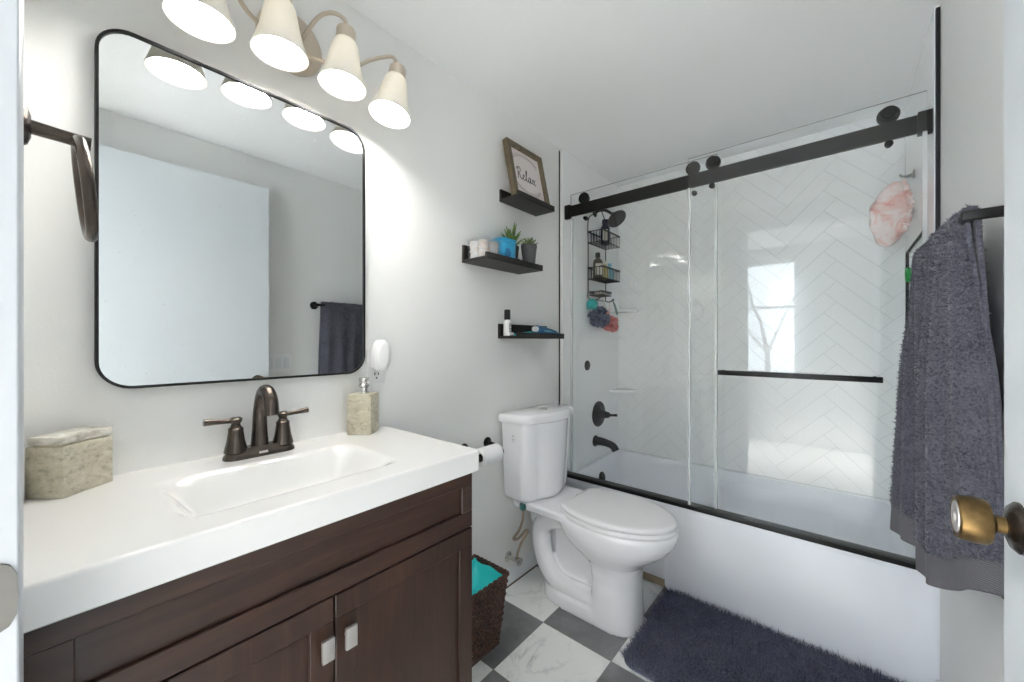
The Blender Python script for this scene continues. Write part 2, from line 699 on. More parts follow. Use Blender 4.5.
# ------------------------------------------------------------------ room shell
XR, YB, ZC = 1.50, 2.64, 2.317
struct('floor', B().box(-0.1, -0.16, -0.08, 1.6, 2.75, 0.0), 'floor', smooth=0)
struct('ceiling', B().box(-0.1, -0.16, ZC, 1.6, 2.75, ZC + 0.08), 'ceiling', smooth=0)
struct('wall_left', B().box(-0.1, -0.16, 0, 0.0, 1.90, ZC), 'wall', smooth=0)
struct('wall_right', B().box(XR, -0.16, 0, 1.6, 1.90, ZC), 'wall', smooth=0)
JX0, JX1, YF = 0.62, 1.462, -0.04
b = B().box(-0.1, -0.16, 0, JX0 - 0.017, YF, ZC)
b.box(JX1 + 0.017, -0.16, 0, 1.6, YF, ZC)
b.box(JX0 - 0.017, -0.16, 2.147, JX1 + 0.017, YF, ZC)
struct('wall_front', b, 'wall', smooth=0)
struct('wall_shower_left', B().box(-0.1, 1.90, 0.0, 0.02, 2.75, ZC), 'surround', bevel=0.003)
# shower right wall with a recessed niche
RS = 1.486
NY0, NY1, NZ0, NZ1 = 2.03, 2.59, 1.275, 1.612
b = B()
b.box(RS, 1.90, 0, 1.60, 2.75, NZ0)
b.box(RS, 1.90, NZ1, 1.60, 2.75, ZC)
b.box(RS, 1.90, NZ0, 1.60, NY0, NZ1)
b.box(RS, NY1, NZ0, 1.60, 2.75, NZ1)
b.box(1.575, NY0, NZ0, 1.60, NY1, NZ1)
struct('wall_shower_right', b, 'surround', smooth=0)
b = B()
for (y0, z0, y1, z1) in ((NY0 - 0.006, NZ1, NY1 + 0.006, NZ1 + 0.006), (NY0 - 0.006, NZ0 - 0.006, NY1 + 0.006, NZ0),
                         (NY0 - 0.006, NZ0, NY0, NZ1), (NY1, NZ0, NY1 + 0.006, NZ1)):
    b.box(RS - 0.003, y0, z0, RS + 0.008, y1, z1)
struct('trim_1', b, 'blackedge', smooth=0)

# back wall: white herringbone tiles on grout
n = N('glazed_white_tile')
n.b.inputs['Base Color'].default_value = L4((247, 248, 248))
n.b.inputs['Roughness'].default_value = 0.12
M['tile'] = n.m
M['grout'] = plain('tile_grout', (212, 215, 215), 0.8)


def clip(poly, x0, x1, z0, z1):
    for ax, lim, sg in ((0, x0, 1), (0, x1, -1), (1, z0, 1), (1, z1, -1)):
        out = []
        for i in range(len(poly)):
            p, q = poly[i - 1], poly[i]
            dp, dq = (p[ax] - lim) * sg, (q[ax] - lim) * sg
            if dp >= 0:
                out.append(p)
            if (dp >= 0) != (dq >= 0):
                t = dp / (dp - dq)
                out.append((p[0] + (q[0] - p[0]) * t, p[1] + (q[1] - p[1]) * t))
        poly = out
        if len(poly) < 3:
            return []
    return poly


bt = B()
TW, TL, G = 0.0765, 0.300, 0.0009
ca = math.cos(R(45))
for i in range(-30, 30):
    for j in range(-14, 14):
        # herringbone of 3:1 tiles on a square lattice, turned by 45 degrees
        for (ox, oy, wx, wy) in ((i * TW + j * TL, i * TW - j * TL, TL, TW), (i * TW + j * TL + TL, i * TW - j * TL - TL + TW, TW, TL)):
            q = [(ox + G, oy + G), (ox + wx - G, oy + G), (ox + wx - G, oy + wy - G), (ox + G, oy + wy - G)]
            q = [((x - y) * ca + 0.598, (x + y) * ca + 1.3) for x, y in q]
            if max(p[0] for p in q) < 0 or min(p[0] for p in q) > 1.5 or max(p[1] for p in q) < 0.4 or min(p[1] for p in q) > 2.4:
                continue
            q = clip(q, 0.021, RS - 0.001, 0.422, ZC - 0.001)
            if len(q) < 3:
                continue
            cx = sum(p[0] for p in q) / len(q)
            cz = sum(p[1] for p in q) / len(q)
            q2 = [(x + (cx - x) * 0.006, z + (cz - z) * 0.006) for x, z in q]
            try:
                bt.loft([[(x, YB + 0.002, z) for x, z in q], [(x, YB + 0.0004, z) for x, z in q], [(x, YB, z) for x, z in q2]], False, True)
            except ValueError:
                pass
wb = struct('wall_back', B().box(-0.1, YB + 0.0011, 0, 1.6, 2.75, ZC), 'grout', smooth=0)
struct('wall_tile', bt, 'tile', parent=wb, smooth=20)

# edge trims of the shower, baseboards, casing and jamb
struct('trim_2', B().box(-0.001, 1.891, 0.40, 0.004, 1.899, 2.305), 'blackedge', smooth=0)
struct('trim_3', B().box(1.489, 1.8885, 0.42, 1.4995, 1.8995, 2.305), 'blackedge', smooth=0)
struct('baseboard_left', B().box(0.0, 0.752, 0.006, 0.012, 1.90, 0.085), 'trim', bevel=0.003)
struct('trim_4', B().box(0.0, 0.752, 0.0, 0.014, 1.90, 0.006), 'caulkdark', smooth=0)
struct('baseboard_right', B().box(1.488, 0.0, 0.0, 1.50, 1.880, 0.085), 'trim', bevel=0.003)
struct('trim_5', B().box(0.0, 1.918, 0.0, 0.60, 1.932, 0.035), 'basebrown', bevel=0.003)
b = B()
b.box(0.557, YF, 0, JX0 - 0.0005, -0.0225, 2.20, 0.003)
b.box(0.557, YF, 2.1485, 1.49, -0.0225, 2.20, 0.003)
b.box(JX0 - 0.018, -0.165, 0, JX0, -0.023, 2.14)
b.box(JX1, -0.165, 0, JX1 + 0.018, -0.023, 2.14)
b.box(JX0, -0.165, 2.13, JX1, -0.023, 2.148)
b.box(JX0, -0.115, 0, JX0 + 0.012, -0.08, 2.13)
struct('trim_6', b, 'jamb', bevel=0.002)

# the bedroom behind the doorway (seen in the shower glass, lets the daylight in)
HX0, HX1, HY = -0.9, 2.3, -1.7
struct('floor_bedroom', B().box(HX0, HY, -0.08, HX1, -0.16, -0.002), 'carpet', smooth=0)
struct('ceiling_bedroom', B().box(HX0, HY, ZC, HX1, -0.16, ZC + 0.08), 'ceiling', smooth=0)
struct('wall_bedroom_left', B().box(HX0 - 0.1, HY, 0, HX0, -0.16, ZC), 'gloom', smooth=0)
struct('wall_bedroom_right', B().box(HX1, HY, 0, HX1 + 0.1, -0.16, ZC), 'gloom', smooth=0)
b = B().box(HX0, -0.162, 0, -0.1, -0.10, ZC)
b.box(1.6, -0.162, 0, HX1, -0.10, ZC)
struct('wall_bedroom_front', b, 'gloom', smooth=0)
WX0, WX1, WZ0, WZ1 = -0.05, 0.87, 0.75, 2.15
b = B()
b.box(HX0, HY - 0.1, 0, WX0, HY, ZC)
b.box(WX1, HY - 0.1, 0, HX1, HY, ZC)
b.box(WX0, HY - 0.1, 0, WX1, HY, WZ0)
b.box(WX0, HY - 0.1, WZ1, WX1, HY, ZC)
struct('wall_bedroom_back', b, 'gloom', smooth=0)
b = B()
zm = 1.60
for (x0, z0, x1, z1) in ((WX0, WZ0, WX0 + 0.03, WZ1), (WX1 - 0.03, WZ0, WX1, WZ1), (WX0, WZ0, WX1, WZ0 + 0.03), (WX0, WZ1 - 0.03, WX1, WZ1), (WX0, zm - 0.015, WX1, zm + 0.015)):
    b.box(x0, HY - 0.08, z0, x1, HY - 0.03, z1)
wf = struct('window_1', b, 'trim', smooth=0)
obj('pane', B().box(WX0 + 0.03, HY - 0.058, WZ0 + 0.03, WX1 - 0.03, HY - 0.052, zm - 0.015), 'pane', wf, smooth=0)
obj('pane', B().box(WX0 + 0.03, HY - 0.058, zm + 0.015, WX1 - 0.03, HY - 0.052, WZ1 - 0.03), 'pane', wf, smooth=0)

# ------------------------------------------------------------------ vanity cabinet
CF = 0.465
van = thing('vanity_cabinet', 'dark cherry wood bathroom vanity cabinet under the white countertop', 'cabinet', (0.23, 0.366, 0))
b = B()
b.box(0.004, -0.036, 0.09, CF - 0.020, 0.752, 0.765)
b.box(0.004, -0.036, 0.765, CF - 0.020, 0.0, 0.838)
b.box(0.004, 0.732, 0.765, CF - 0.020, 0.752, 0.838)
b.box(CF - 0.040, 0.0, 0.765, CF - 0.020, 0.732, 0.838)
b.box(0.004, -0.036, 0.0, CF - 0.075, 0.752, 0.09)
obj('cabinet_body', b, 'wood_v', van, bevel=0.002)


def shaker(y0, y1, z0, z1, rail_t, rail_b, stile, m, left=0.0):
    b = B()
    xb, xf = CF - 0.019, CF
    b.box(xb, y0, z0, xf - 0.009, y1, z1)
    b.box(xf - 0.010, y0, z1 - rail_t, xf, y1, z1, 0.0015, 1)
    b.box(xf - 0.010, y0, z0, xf, y1, z0 + rail_b, 0.0015, 1)
    b.box(xf - 0.010, y0, z0 + rail_b, xf, y0 + stile + left, z1 - rail_t, 0.0015, 1)
    b.box(xf - 0.010, y1 - stile, z0 + rail_b, xf, y1, z1 - rail_t, 0.0015, 1)
    return b


obj('drawer_front', shaker(-0.035, 0.751, 0.686, 0.836, 0.034, 0.044, 0.038, 'wood_h', 0.014), 'wood_h', van)
for (y0, y1, ky) in ((-0.035, 0.3645, 0.345), (0.3685, 0.751, 0.392)):
    d = obj('door', shaker(y0, y1, 0.10, 0.682, 0.047, 0.05, 0.046, 'wood_v'), 'wood_v', van)
    kb = B().cyl((CF, ky, 0.595), (CF + 0.016, ky, 0.595), 0.006, k=14)
    kb.box(CF + 0.014, ky - 0.012, 0.573, CF + 0.022, ky + 0.012, 0.617, 0.0015)
    k_ = obj('knob', kb, 'knobnickel', d)
    k_['label'] = 'small rectangular satin metal knob'

# countertop with moulded basin
CT, CTH = 0.898, 0.059
Y0, Y1 = -0.037, 0.760
bx0, bx1, by0, by1 = 0.130, 0.407, 0.128, 0.566


def basin(x, y):
    ex = min((x - bx0) / 0.075, (bx1 - x) / 0.065)
    ey = min((y - by0) / 0.09, (by1 - y) / 0.085)
    if ex <= 0 or ey <= 0:
        return 0.0
    sx_, sy_ = sstep(ex), sstep(ey)
    q = sx_ * sy_
    slope = 0.012 * (1 - abs((x - 0.25) / 0.14))
    return 0.074 * q + slope * q


rows = [(0.0, -CTH, 0), (0.0, 0.0, 0)]
xs = [0.001 + 0.473 * i / 95 for i in range(96)]
rows += [(x, 0.0, 1) for x in xs]
for a in range(1, 7):
    t = R(15 * a)
    rows.append((0.474 + 0.007 * math.sin(t), -0.007 * (1 - math.cos(t)), 0))
rows.append((0.481, -CTH + 0.003, 0))
rows.append((0.478, -CTH, 0))
b = B()
NYc = 130
vv = []
for (x, dz, bas) in rows:
    rr = []
    for j in range(NYc):
        y = Y0 + (Y1 - Y0) * j / (NYc - 1)
        rr.append(b.bm.verts.new((x, y, CT + dz - (basin(x, y) if bas else 0))))
    vv.append(rr)
for i in range(len(vv)):
    a_, c_ = vv[i], vv[(i + 1) % len(vv)]
    if i == len(vv) - 1:
        continue     # underside is left to the cabinet
    for j in range(NYc - 1):
        b.bm.faces.new((a_[j], a_[j + 1], c_[j + 1], c_[j]))
b.bm.faces.new([r_[0] for r_ in vv])
b.bm.faces.new([r_[-1] for r_ in reversed(vv)])
ct = obj('vanity_countertop', b, 'counter', smooth=40)
tag(ct, 'glossy white countertop with a shallow rectangular sink basin moulded in', 'countertop')

# faucet
fx, fy = 0.062, 0.355
fa = thing('faucet', 'dark bronze two-handle faucet with arched spout behind the sink basin', 'faucet', (fx, fy, CT))
b = B()
b.loft([rrect(fx - 0.028 + i, fx + 0.028 - i, fy - 0.083 + i, fy + 0.083 - i, 0.026 - i * 0.9, CT + h, 6) for i, h in ((0, 0), (0, 0.005), (0.003, 0.010), (0.009, 0.020), (0.012, 0.025))])
bp = obj('base_plate', b, 'bronze', fa, smooth=50)
nm = obj('name_badge', B().box(fx + 0.0262, fy - 0.010, CT + 0.008, fx + 0.0275, fy + 0.010, CT + 0.014), 'knobnickel', bp, smooth=0)
pts = spline([(fx - 0.005, fy, CT + 0.02), (fx - 0.004, fy, CT + 0.07), (fx, fy, CT + 0.125), (fx + 0.022, fy, CT + 0.165), (fx + 0.052, fy, CT + 0.172), (fx + 0.078, fy, CT + 0.15), (fx + 0.086, fy, CT + 0.113)], 8)
obj('spout', B().tube(pts, lerpr([0.0215, 0.0175, 0.0155, 0.0155, 0.0160, 0.0165, 0.0170], 8), 16), 'bronze', fa, smooth=50)
for s in (-1, 1):
    hy = fy + s * 0.055
    h = B().lathe([(0.026, 0.018), (0.0245, 0.026), (0.020, 0.045), (0.0165, 0.07), (0.0165, 0.078), (0.012, 0.082), (0.0095, 0.089), (0.013, 0.096), (0.0145, 0.102), (0.010, 0.106)], (fx, hy, CT), k=20)
    hd = obj('handle', h, 'bronze', fa, smooth=45)
    obj('lever', B().tube([(fx, hy, CT + 0.097), (fx, hy + s * 0.03, CT + 0.099), (fx, hy + s * 0.066, CT + 0.102)], [0.0055, 0.006, 0.0085], 12), 'bronze', hd)

# stone box and soap dispenser
def rot_box(P, e1, e2, z0, z1, bev):
    P, e1, e2 = Vector(P), Vector(e1), Vector(e2)
    q = [P, P + e1, P + e1 + e2, P + e2]
    b = B().loft([[(p.x, p.y, z0) for p in q], [(p.x, p.y, z1) for p in q]])
    bmesh.ops.recalc_face_normals(b.bm, faces=b.bm.faces)
    bmesh.ops.bevel(b.bm, geom=list(b.bm.edges), offset=bev, segments=2, affect='EDGES', profile=0.5)
    return b


sb = thing('stone_box', 'square-sided travertine box with a pale stone lid, left end of the countertop', 'box', (0.08, 0.03, CT))
P0 = (0.112, 0.010)
obj('box_body', rot_box((P0[0], P0[1], 0), (-0.048, -0.0475, 0), (-0.062, 0.071, 0), CT, CT + 0.099, 0.002), 'stone', sb)
l_ = obj('lid', rot_box((P0[0] - 0.001, P0[1], 0), (-0.046, -0.0455, 0), (-0.062, 0.071, 0), CT + 0.102, CT + 0.118, 0.003), 'stonelid', sb)
l_['label'] = 'pale polished stone lid'
obj('lid_rim', rot_box((P0[0] - 0.006, P0[1], 0), (-0.038, -0.0375, 0), (-0.052, 0.0595, 0), CT + 0.098, CT + 0.103, 0.0005), 'stone', sb)

sd = thing('soap_dispenser', 'square travertine soap dispenser with a short metal pump, right end of the countertop', 'soap dispenser', (0.065, 0.662, CT))
obj('stone_body', rot_box((0.099, 0.654, 0), (-0.058, -0.050, 0), (-0.052, 0.060, 0), CT, CT + 0.130, 0.003), 'stone', sd)
b = B().lathe([(0.016, 0.130), (0.016, 0.137), (0.013, 0.139), (0.013, 0.149), (0.0165, 0.151), (0.0165, 0.158), (0.0135, 0.161), (0.015, 0.168), (0.0165, 0.176), (0.0160, 0.181), (0.004, 0.182)], (0.045, 0.660, CT), k=20)
b.tube([(0.045, 0.660, CT + 0.172), (0.066, 0.658, CT + 0.173), (0.076, 0.657, CT + 0.167)], [0.005, 0.005, 0.004], 8)
p_ = obj('pump', b, 'chrome', sd, smooth=40)
p_['label'] = 'short satin metal pump head'

# ------------------------------------------------------------------ mirror
mi = thing('wall_mirror', 'rounded rectangular mirror in a thin dark frame above the sink', 'mirror', (0.0, 0.365, 1.092))


def yz_ring(y0, y1, z0, z1, r, x, k=10):
    return [(x, p[0], p[1]) for p in rrect(y0, y1, z0, z1, r, 0, k)]


my0, my1, mz0, mz1 = 0.055, 0.677, 1.092, 1.899
b = B()
rings = [yz_ring(my0, my1, mz0, mz1, 0.062, 0.001), yz_ring(my0, my1, mz0, mz1, 0.062, 0.024), yz_ring(my0 + 0.001, my1 - 0.001, mz0 + 0.001, mz1 - 0.001, 0.061, 0.025),
         yz_ring(my0 + 0.006, my1 - 0.006, mz0 + 0.006, mz1 - 0.006, 0.056, 0.025), yz_ring(my0 + 0.006, my1 - 0.006, mz0 + 0.006, mz1 - 0.006, 0.056, 0.019)]
b.loft(rings, True, False)
obj('mirror_frame', b, M['bronze'], mi, smooth=40, mats=['black'])
b = B().loft([yz_ring(my0 + 0.004, my1 - 0.004, mz0 + 0.004, mz1 - 0.004, 0.058, 0.014), yz_ring(my0 + 0.004, my1 - 0.004, mz0 + 0.004, mz1 - 0.004, 0.058, 0.020)])
obj('mirror_glass', b, 'mirror', mi, smooth=0)

# ------------------------------------------------------------------ towel ring (on the front wall beside the casing)
tr = thing('towel_ring', 'dark bronze towel ring on the wall left of the mirror', 'towel ring', (0.22, YF, 1.558))
rx, rz = 0.215, 1.558
obj('rosette', B().lathe([(0.034, 0.0), (0.034, 0.005), (0.030, 0.010), (0.018, 0.014)], (rx, YF, rz), (0, 1, 0), 28), 'bronze', tr)
obj('arm', B().tube([(rx, YF + 0.01, rz), (rx, YF + 0.045, rz - 0.002), (rx, YF + 0.082, rz - 0.004)], [0.012, 0.011, 0.0115], 14), 'bronze', tr)
rb = []
rad = 0.082
for i in range(48):
    a = 2 * PI * i / 48
    h = -rad + rad * math.cos(a)
    rb.append((rx + rad * math.sin(a), YF + 0.066 - h * 0.10, rz - 0.006 + h))
obj('ring', B().tube(rb, 0.0085, 12, closed=True), 'bronze', tr, smooth=60)

# ------------------------------------------------------------------ vanity light
vl = thing('vanity_light', 'four-shade brushed nickel vanity light above the mirror', 'wall light', (0.0, 0.451, 2.09))
obj('backplate', B().lathe([(0.090, 0.001), (0.090, 0.008), (0.080, 0.018), (0.055, 0.024), (0.0, 0.025)], (0, 0.451, 2.085), (1, 0, 0), 40, cap1=False), 'nickel', vl, smooth=50)
SX = 0.152
for ys, tl, zo in ((0.211, 0.0, -0.008), (0.373, 0.0, 0.010), (0.538, 0.009, 0.010), (0.696, 0.024, -0.008)):
    dy = ys - 0.45
    s = 1 if dy > 0 else -1
    yt = ys + tl               # the two right shades hang slightly askew
    if abs(dy) > 0.12:
        path = [(0.02, 0.451 + s * 0.01, 2.055), (0.06, 0.451 + s * 0.06, 2.038), (0.095, 0.451 + s * 0.135, 2.040), (0.125, 0.451 + s * 0.185, 2.078), (0.143, yt - s * 0.028, 2.112), (SX - 0.002, yt - s * 0.010, 2.118 + zo), (SX, yt, 2.094 + zo)]
    else:
        path = [(0.02, 0.451 + s * 0.02, 2.085), (0.055, 0.451 + s * 0.028, 2.112), (0.095, 0.451 + s * 0.045, 2.142), (0.130, 0.451 + s * 0.066, 2.146), (SX - 0.003, yt - s * 0.004, 2.124 + zo), (SX, yt, 2.094 + zo)]
    arm = obj('arm', B().tube(spline(path, 8), 0.0056, 10), 'nickel', vl, smooth=60)
    ax = Vector((0, -tl, -0.13)).normalized()
    top = (SX, yt, 2.096 + zo)
    obj('socket_cup', B().lathe([(0.008, 0.0), (0.024, 0.002), (0.0265, 0.007), (0.0265, 0.030), (0.0240, 0.040)], top, ax, k=24), 'nickel', arm)
    prof = [(0.0235, 0.037), (0.0290, 0.040), (0.0350, 0.052), (0.0390, 0.070), (0.0432, 0.095), (0.0485, 0.120), (0.0560, 0.145), (0.0620, 0.163), (0.0645, 0.169), (0.0645, 0.172), (0.0600, 0.170), (0.0520, 0.145), (0.0450, 0.120), (0.0402, 0.095), (0.0360, 0.070), (0.0320, 0.055), (0.0230, 0.043)]
    obj('shade', B().lathe(prof, top, ax, k=36, cap0=False, cap1=False), 'shade', arm, smooth=60)
    obj('bulb', B().lathe([(0.012, 0.045), (0.018, 0.075), (0.034, 0.105), (0.043, 0.125), (0.0485, 0.140), (0.047, 0.150), (0.034, 0.158), (0.0, 0.161)], top, ax, k=28, cap1=False), 'bulb', arm, smooth=60)

# ------------------------------------------------------------------ outlet and plug-in night light
b = B().box(0.0, 0.694, 1.055, 0.006, 0.764, 1.170, 0.002)
wo = obj('wall_outlet', b, 'white')
tag(wo, 'white wall outlet plate above the soap dispenser', 'outlet')
b = B()
for zz in (1.085,):
    for yy in (0.722, 0.736):
        b.box(0.0055, yy - 0.0018, zz - 0.005, 0.0068, yy + 0.0018, zz + 0.005)
    b.cyl((0.0055, 0.729, zz - 0.014), (0.0068, 0.729, zz - 0.014), 0.003, k=10)
obj('slots', b, 'blackpl', wo, smooth=0)
nl = thing('night_light', 'white oval plug-in night light sticking out of the wall outlet', 'night light', (0.03, 0.735, 1.14))
obj('plug_body', B().box(0.006, 0.706, 1.105, 0.034, 0.742, 1.160, 0.006), 'white', nl)


def oval(hy, hz, x, yc=0.721, zc=1.150, k=32):
    out = []
    for i in range(k):
        a = 2 * PI * i / k
        c_, s_ = math.cos(a), math.sin(a)
        out.append((x, yc + hy * math.copysign(abs(c_) ** 0.8, c_), zc + hz * math.copysign(abs(s_) ** 0.8, s_)))
    return out


obj('lamp_head', B().loft([oval(0.024, 0.046, 0.034), oval(0.030, 0.053, 0.038), oval(0.031, 0.054, 0.052), oval(0.029, 0.051, 0.060), oval(0.025, 0.047, 0.063)]), 'white', nl, smooth=50)
obj('lens', B().loft([oval(0.0235, 0.045, 0.0625), oval(0.0220, 0.043, 0.066), oval(0.014, 0.032, 0.0675)]), 'paper', nl, smooth=60)

# ------------------------------------------------------------------ wall shelves
def ledge(y0, y1, z0, dep, label, back=0.06, lip=0.027, group='black picture ledges'):
    b = B()
    b.box(0.0, y0, z0, dep, y1, z0 + 0.012)
    b.box(0.0, y0, z0 + 0.012, 0.012, y1, z0 + back + 0.012)
    b.box(dep - 0.012, y0, z0 + 0.012, dep, y1, z0 + lip)
    o = obj('wall_shelf', b, 'shelf', smooth=0, bevel=0.0012)
    return tag(o, label, 'shelf', group)


ledge(1.376, 1.668, 1.868, 0.122, 'black ledge shelf holding the framed print, topmost of the three', 0.046)
ledge(1.135, 1.523, 1.538, 0.152, 'black ledge shelf holding the two plants and the blue tub', 0.064)
ledge(1.366, 1.755, 1.212, 0.125, 'black ledge shelf holding the white bottle and blue tube, lowest of three', 0.058)

# framed print
pf = thing('picture_frame', 'wooden framed print reading Relax leaning on the topmost wall shelf', 'picture', (0.08, 1.52, 1.88))
th = R(12)
O = Vector((0.072, 1.382, 1.8805))
vh = Vector((-math.sin(th), 0, math.cos(th)))
nh = Vector((math.cos(th), 0, math.sin(th)))


def fp(u_, v_, d_):
    return O + Vector((0, 1, 0)) * u_ + vh * v_ + nh * d_


FW, FH, FT = 0.282, 0.288, 0.024
b = B()
for (u0, v0, u1, v1) in ((0, 0, FW, FT), (0, FH - FT, FW, FH), (0, FT, FT, FH - FT), (FW - FT, FT, FW, FH - FT)):
    b.prism([(u0, v0), (u1, v0), (u1, v1), (u0, v1)], fp, 0.0, 0.030)
obj('frame', b, 'framewood', pf, smooth=0, bevel=0.0015)
pr_ = obj('print', B().prism([(FT - 0.004, FT - 0.004), (FW - FT + 0.004, FT - 0.004), (FW - FT + 0.004, FH - FT + 0.004), (FT - 0.004, FH - FT + 0.004)], fp, 0.008, 0.014), 'print', pf, smooth=0)
strokes = [[(0.02, 0.0), (0.06, 0.5), (0.10, 1.0)],
           [(-0.12, 0.78), (0.02, 1.0), (0.28, 1.05), (0.40, 0.86), (0.28, 0.62), (0.08, 0.52), (0.24, 0.38), (0.36, 0.12), (0.50, 0.03), (0.62, 0.16)],
           [(0.62, 0.16), (0.80, 0.32), (0.86, 0.48), (0.76, 0.54), (0.67, 0.30), (0.76, 0.04), (0.92, 0.06), (1.02, 0.22)],
           [(1.02, 0.22), (1.22, 0.72), (1.24, 1.0), (1.14, 0.96), (1.10, 0.50), (1.12, 0.10), (1.24, 0.03), (1.36, 0.18)],
           [(1.70, 0.46), (1.56, 0.52), (1.42, 0.32), (1.44, 0.06), (1.58, 0.06), (1.70, 0.46), (1.69, 0.10), (1.80, 0.03), (1.92, 0.22)],
           [(1.92, 0.22), (2.02, 0.50), (2.12, 0.40), (2.18, 0.12), (2.28, 0.02), (2.40, 0.14)],
           [(2.34, 0.52), (2.18, 0.28), (2.00, 0.02)]]
b = B()
for st in strokes:
    q = spline([fp(0.060 + p[0] * 0.060 + p[1] * 0.004, 0.106 + p[1] * 0.060, 0.0148) for p in st], 6)
    b.tube(q, 0.0018, 6)
obj('lettering', b, 'ink', pr_, smooth=60)
for sgn in (1, -1):
    b = B()
    arc = [fp(FW / 2 + 0.098 * math.cos(a), FH / 2 + sgn * (0.052 + 0.048 * math.sin(a)), 0.0146) for a in [R(15 + 150 * i / 16) for i in range(17)]]
    b.tube(arc, 0.0010, 5)
    for i in range(1, 16):
        a = R(15 + 150 * i / 16)
        p = (FW / 2 + 0.098 * math.cos(a), FH / 2 + sgn * (0.052 + 0.048 * math.sin(a)))
        for side in (-1, 1):
            e = (p[0] - 0.010 * math.sin(a) * 0.6 - 0.004, p[1] + sgn * side * 0.011)
            b.tube([fp(p[0], p[1], 0.0146), fp((p[0] + e[0]) / 2 + 0.001, (p[1] + e[1]) / 2, 0.0146), fp(e[0], e[1], 0.0146)], [0.0006, 0.0018, 0.0004], 5)
    obj('leaf_drawing', b, 'inkpale', pr_, smooth=60)

# things on the middle shelf
ZS = 1.5502
cc = thing('cotton_container', 'clear box of pinkish white cotton pads, left end of the middle shelf', 'container', (0.077, 1.205, ZS))
b = B().loft([rrect(0.020, 0.126, 1.144, 1.250, 0.012, ZS + h, 5) for h in (0.0005, 0.078)], True, False)
solid(obj('clear_box', b, 'clear', cc, smooth=50), 0.0015)
b = B().loft([rrect(0.016, 0.130, 1.140, 1.254, 0.013, ZS + h, 5) for h in (0.079, 0.085)])
obj('clear_lid', b, 'clear', cc, smooth=50)
random.seed(5)
b = B()
for ix in range(2):
    for iy in range(2):
        for iz in range(8):
            cx_, cy_ = 0.048 + ix * 0.051 + random.uniform(-.002, .002), 1.171 + iy * 0.051 + random.uniform(-.002, .002)
            b.lathe([(0.0225, 0.0), (0.0245, 0.0025), (0.0245, 0.006), (0.0225, 0.0085)], (cx_, cy_, ZS + 0.003 + iz * 0.0090), k=16)
o = obj('cotton_pads', b, 'cotton', cc, smooth=50)
o['kind'] = 'stuff'

bb = thing('blue_tub', 'bright blue plastic tub beside the cotton container on the middle shelf', 'tub', (0.076, 1.312, ZS))
obj('tub_body', B().loft([rrect(0.032 + i, 0.122 - i, 1.266 + i, 1.366 - i, 0.022, ZS + h, 7) for h, i in ((0, 0.004), (0.004, 0.001), (0.088, 0.0), (0.090, 0.003))]), 'bluebox', bb, smooth=50)
obj('lid', B().loft([rrect(0.029 + i, 0.125 - i, 1.263 + i, 1.369 - i, 0.023, ZS + h, 7) for h, i in ((0.0905, 0.001), (0.093, 0), (0.104, 0.0), (0.108, 0.004))]), 'bluebox', bb, smooth=50)
o = obj('printed_patch', B().prism([(1.272, 0.018), (1.300, 0.018), (1.308, 0.045), (1.296, 0.062), (1.272, 0.058)], lambda u_, v_, d_: (d_, u_ + 0.012, ZS + v_), 0.1212, 0.1226), 'blueflat', bb, smooth=0)


def leaves(b, c, n_, hmin, hmax, spread, wid, seed, curl=0.6):
    rnd = random.Random(seed)
    for i in range(n_):
        a = 2 * PI * i / n_ * 2.4 + rnd.uniform(-.3, .3)
        f = (i + 0.5) / n_
        h = hmin + (hmax - hmin) * (1 - f) + rnd.uniform(-.006, .006)
        out = spread * (0.25 + 0.95 * f) * rnd.uniform(.85, 1.15)
        d = Vector((math.cos(a), math.sin(a), 0))
        p0 = Vector(c) + d * 0.006
        path = spline([p0, p0 + d * out * 0.35 + Vector((0, 0, h * 0.5)), p0 + d * out * 0.75 + Vector((0, 0, h * 0.86)), p0 + d * out * (1.0 + 0.1 * curl) + Vector((0, 0, h))], 4)
        m_ = len(path)
        rs = [wid * (0.75 + 0.5 * math.sin(PI * min(1, k / (m_ - 1) * 1.1))) * (1 - (k / (m_ - 1)) ** 2.2) + 0.0004 for k in range(m_)]
        b.tube(path, rs, 8, flat=0.5)
    return b


def pot(name, label, c, r0, r1, h, mpot, mleaf, lv):
    t = thing(name, label, 'plant', c)
    b = B().lathe([(r0, 0.0), (r0 + 0.001, 0.003), (r1, h - 0.016), (r1 + 0.002, h - 0.015), (r1 + 0.002, h), (r1 - 0.002, h), (r1 - 0.004, h - 0.012)], c, k=28, cap1=False)
    obj('pot', b, mpot, t, smooth=40)
    obj('soil', B().lathe([(r1 - 0.004, h - 0.013), (0.0, h - 0.009)], c, k=24, cap0=True, cap1=False), 'soil', t)
    obj('leaves', leaves(B(), (c[0], c[1], c[2] + h - 0.012), *lv), mleaf, t, smooth=60)
    return t


pot('potted_aloe', 'spiky green aloe in the black pot on the middle shelf', (0.046, 1.410, ZS), 0.028, 0.036, 0.100, 'blackpot', 'leaf', (17, 0.04, 0.128, 0.056, 0.0064, 2))
pot('potted_succulent', 'low pale green succulent in the grey pot, right end of middle shelf', (0.098, 1.482, ZS), 0.027, 0.037, 0.112, 'greypot', 'leafb', (14, 0.018, 0.055, 0.040, 0.0075, 7))

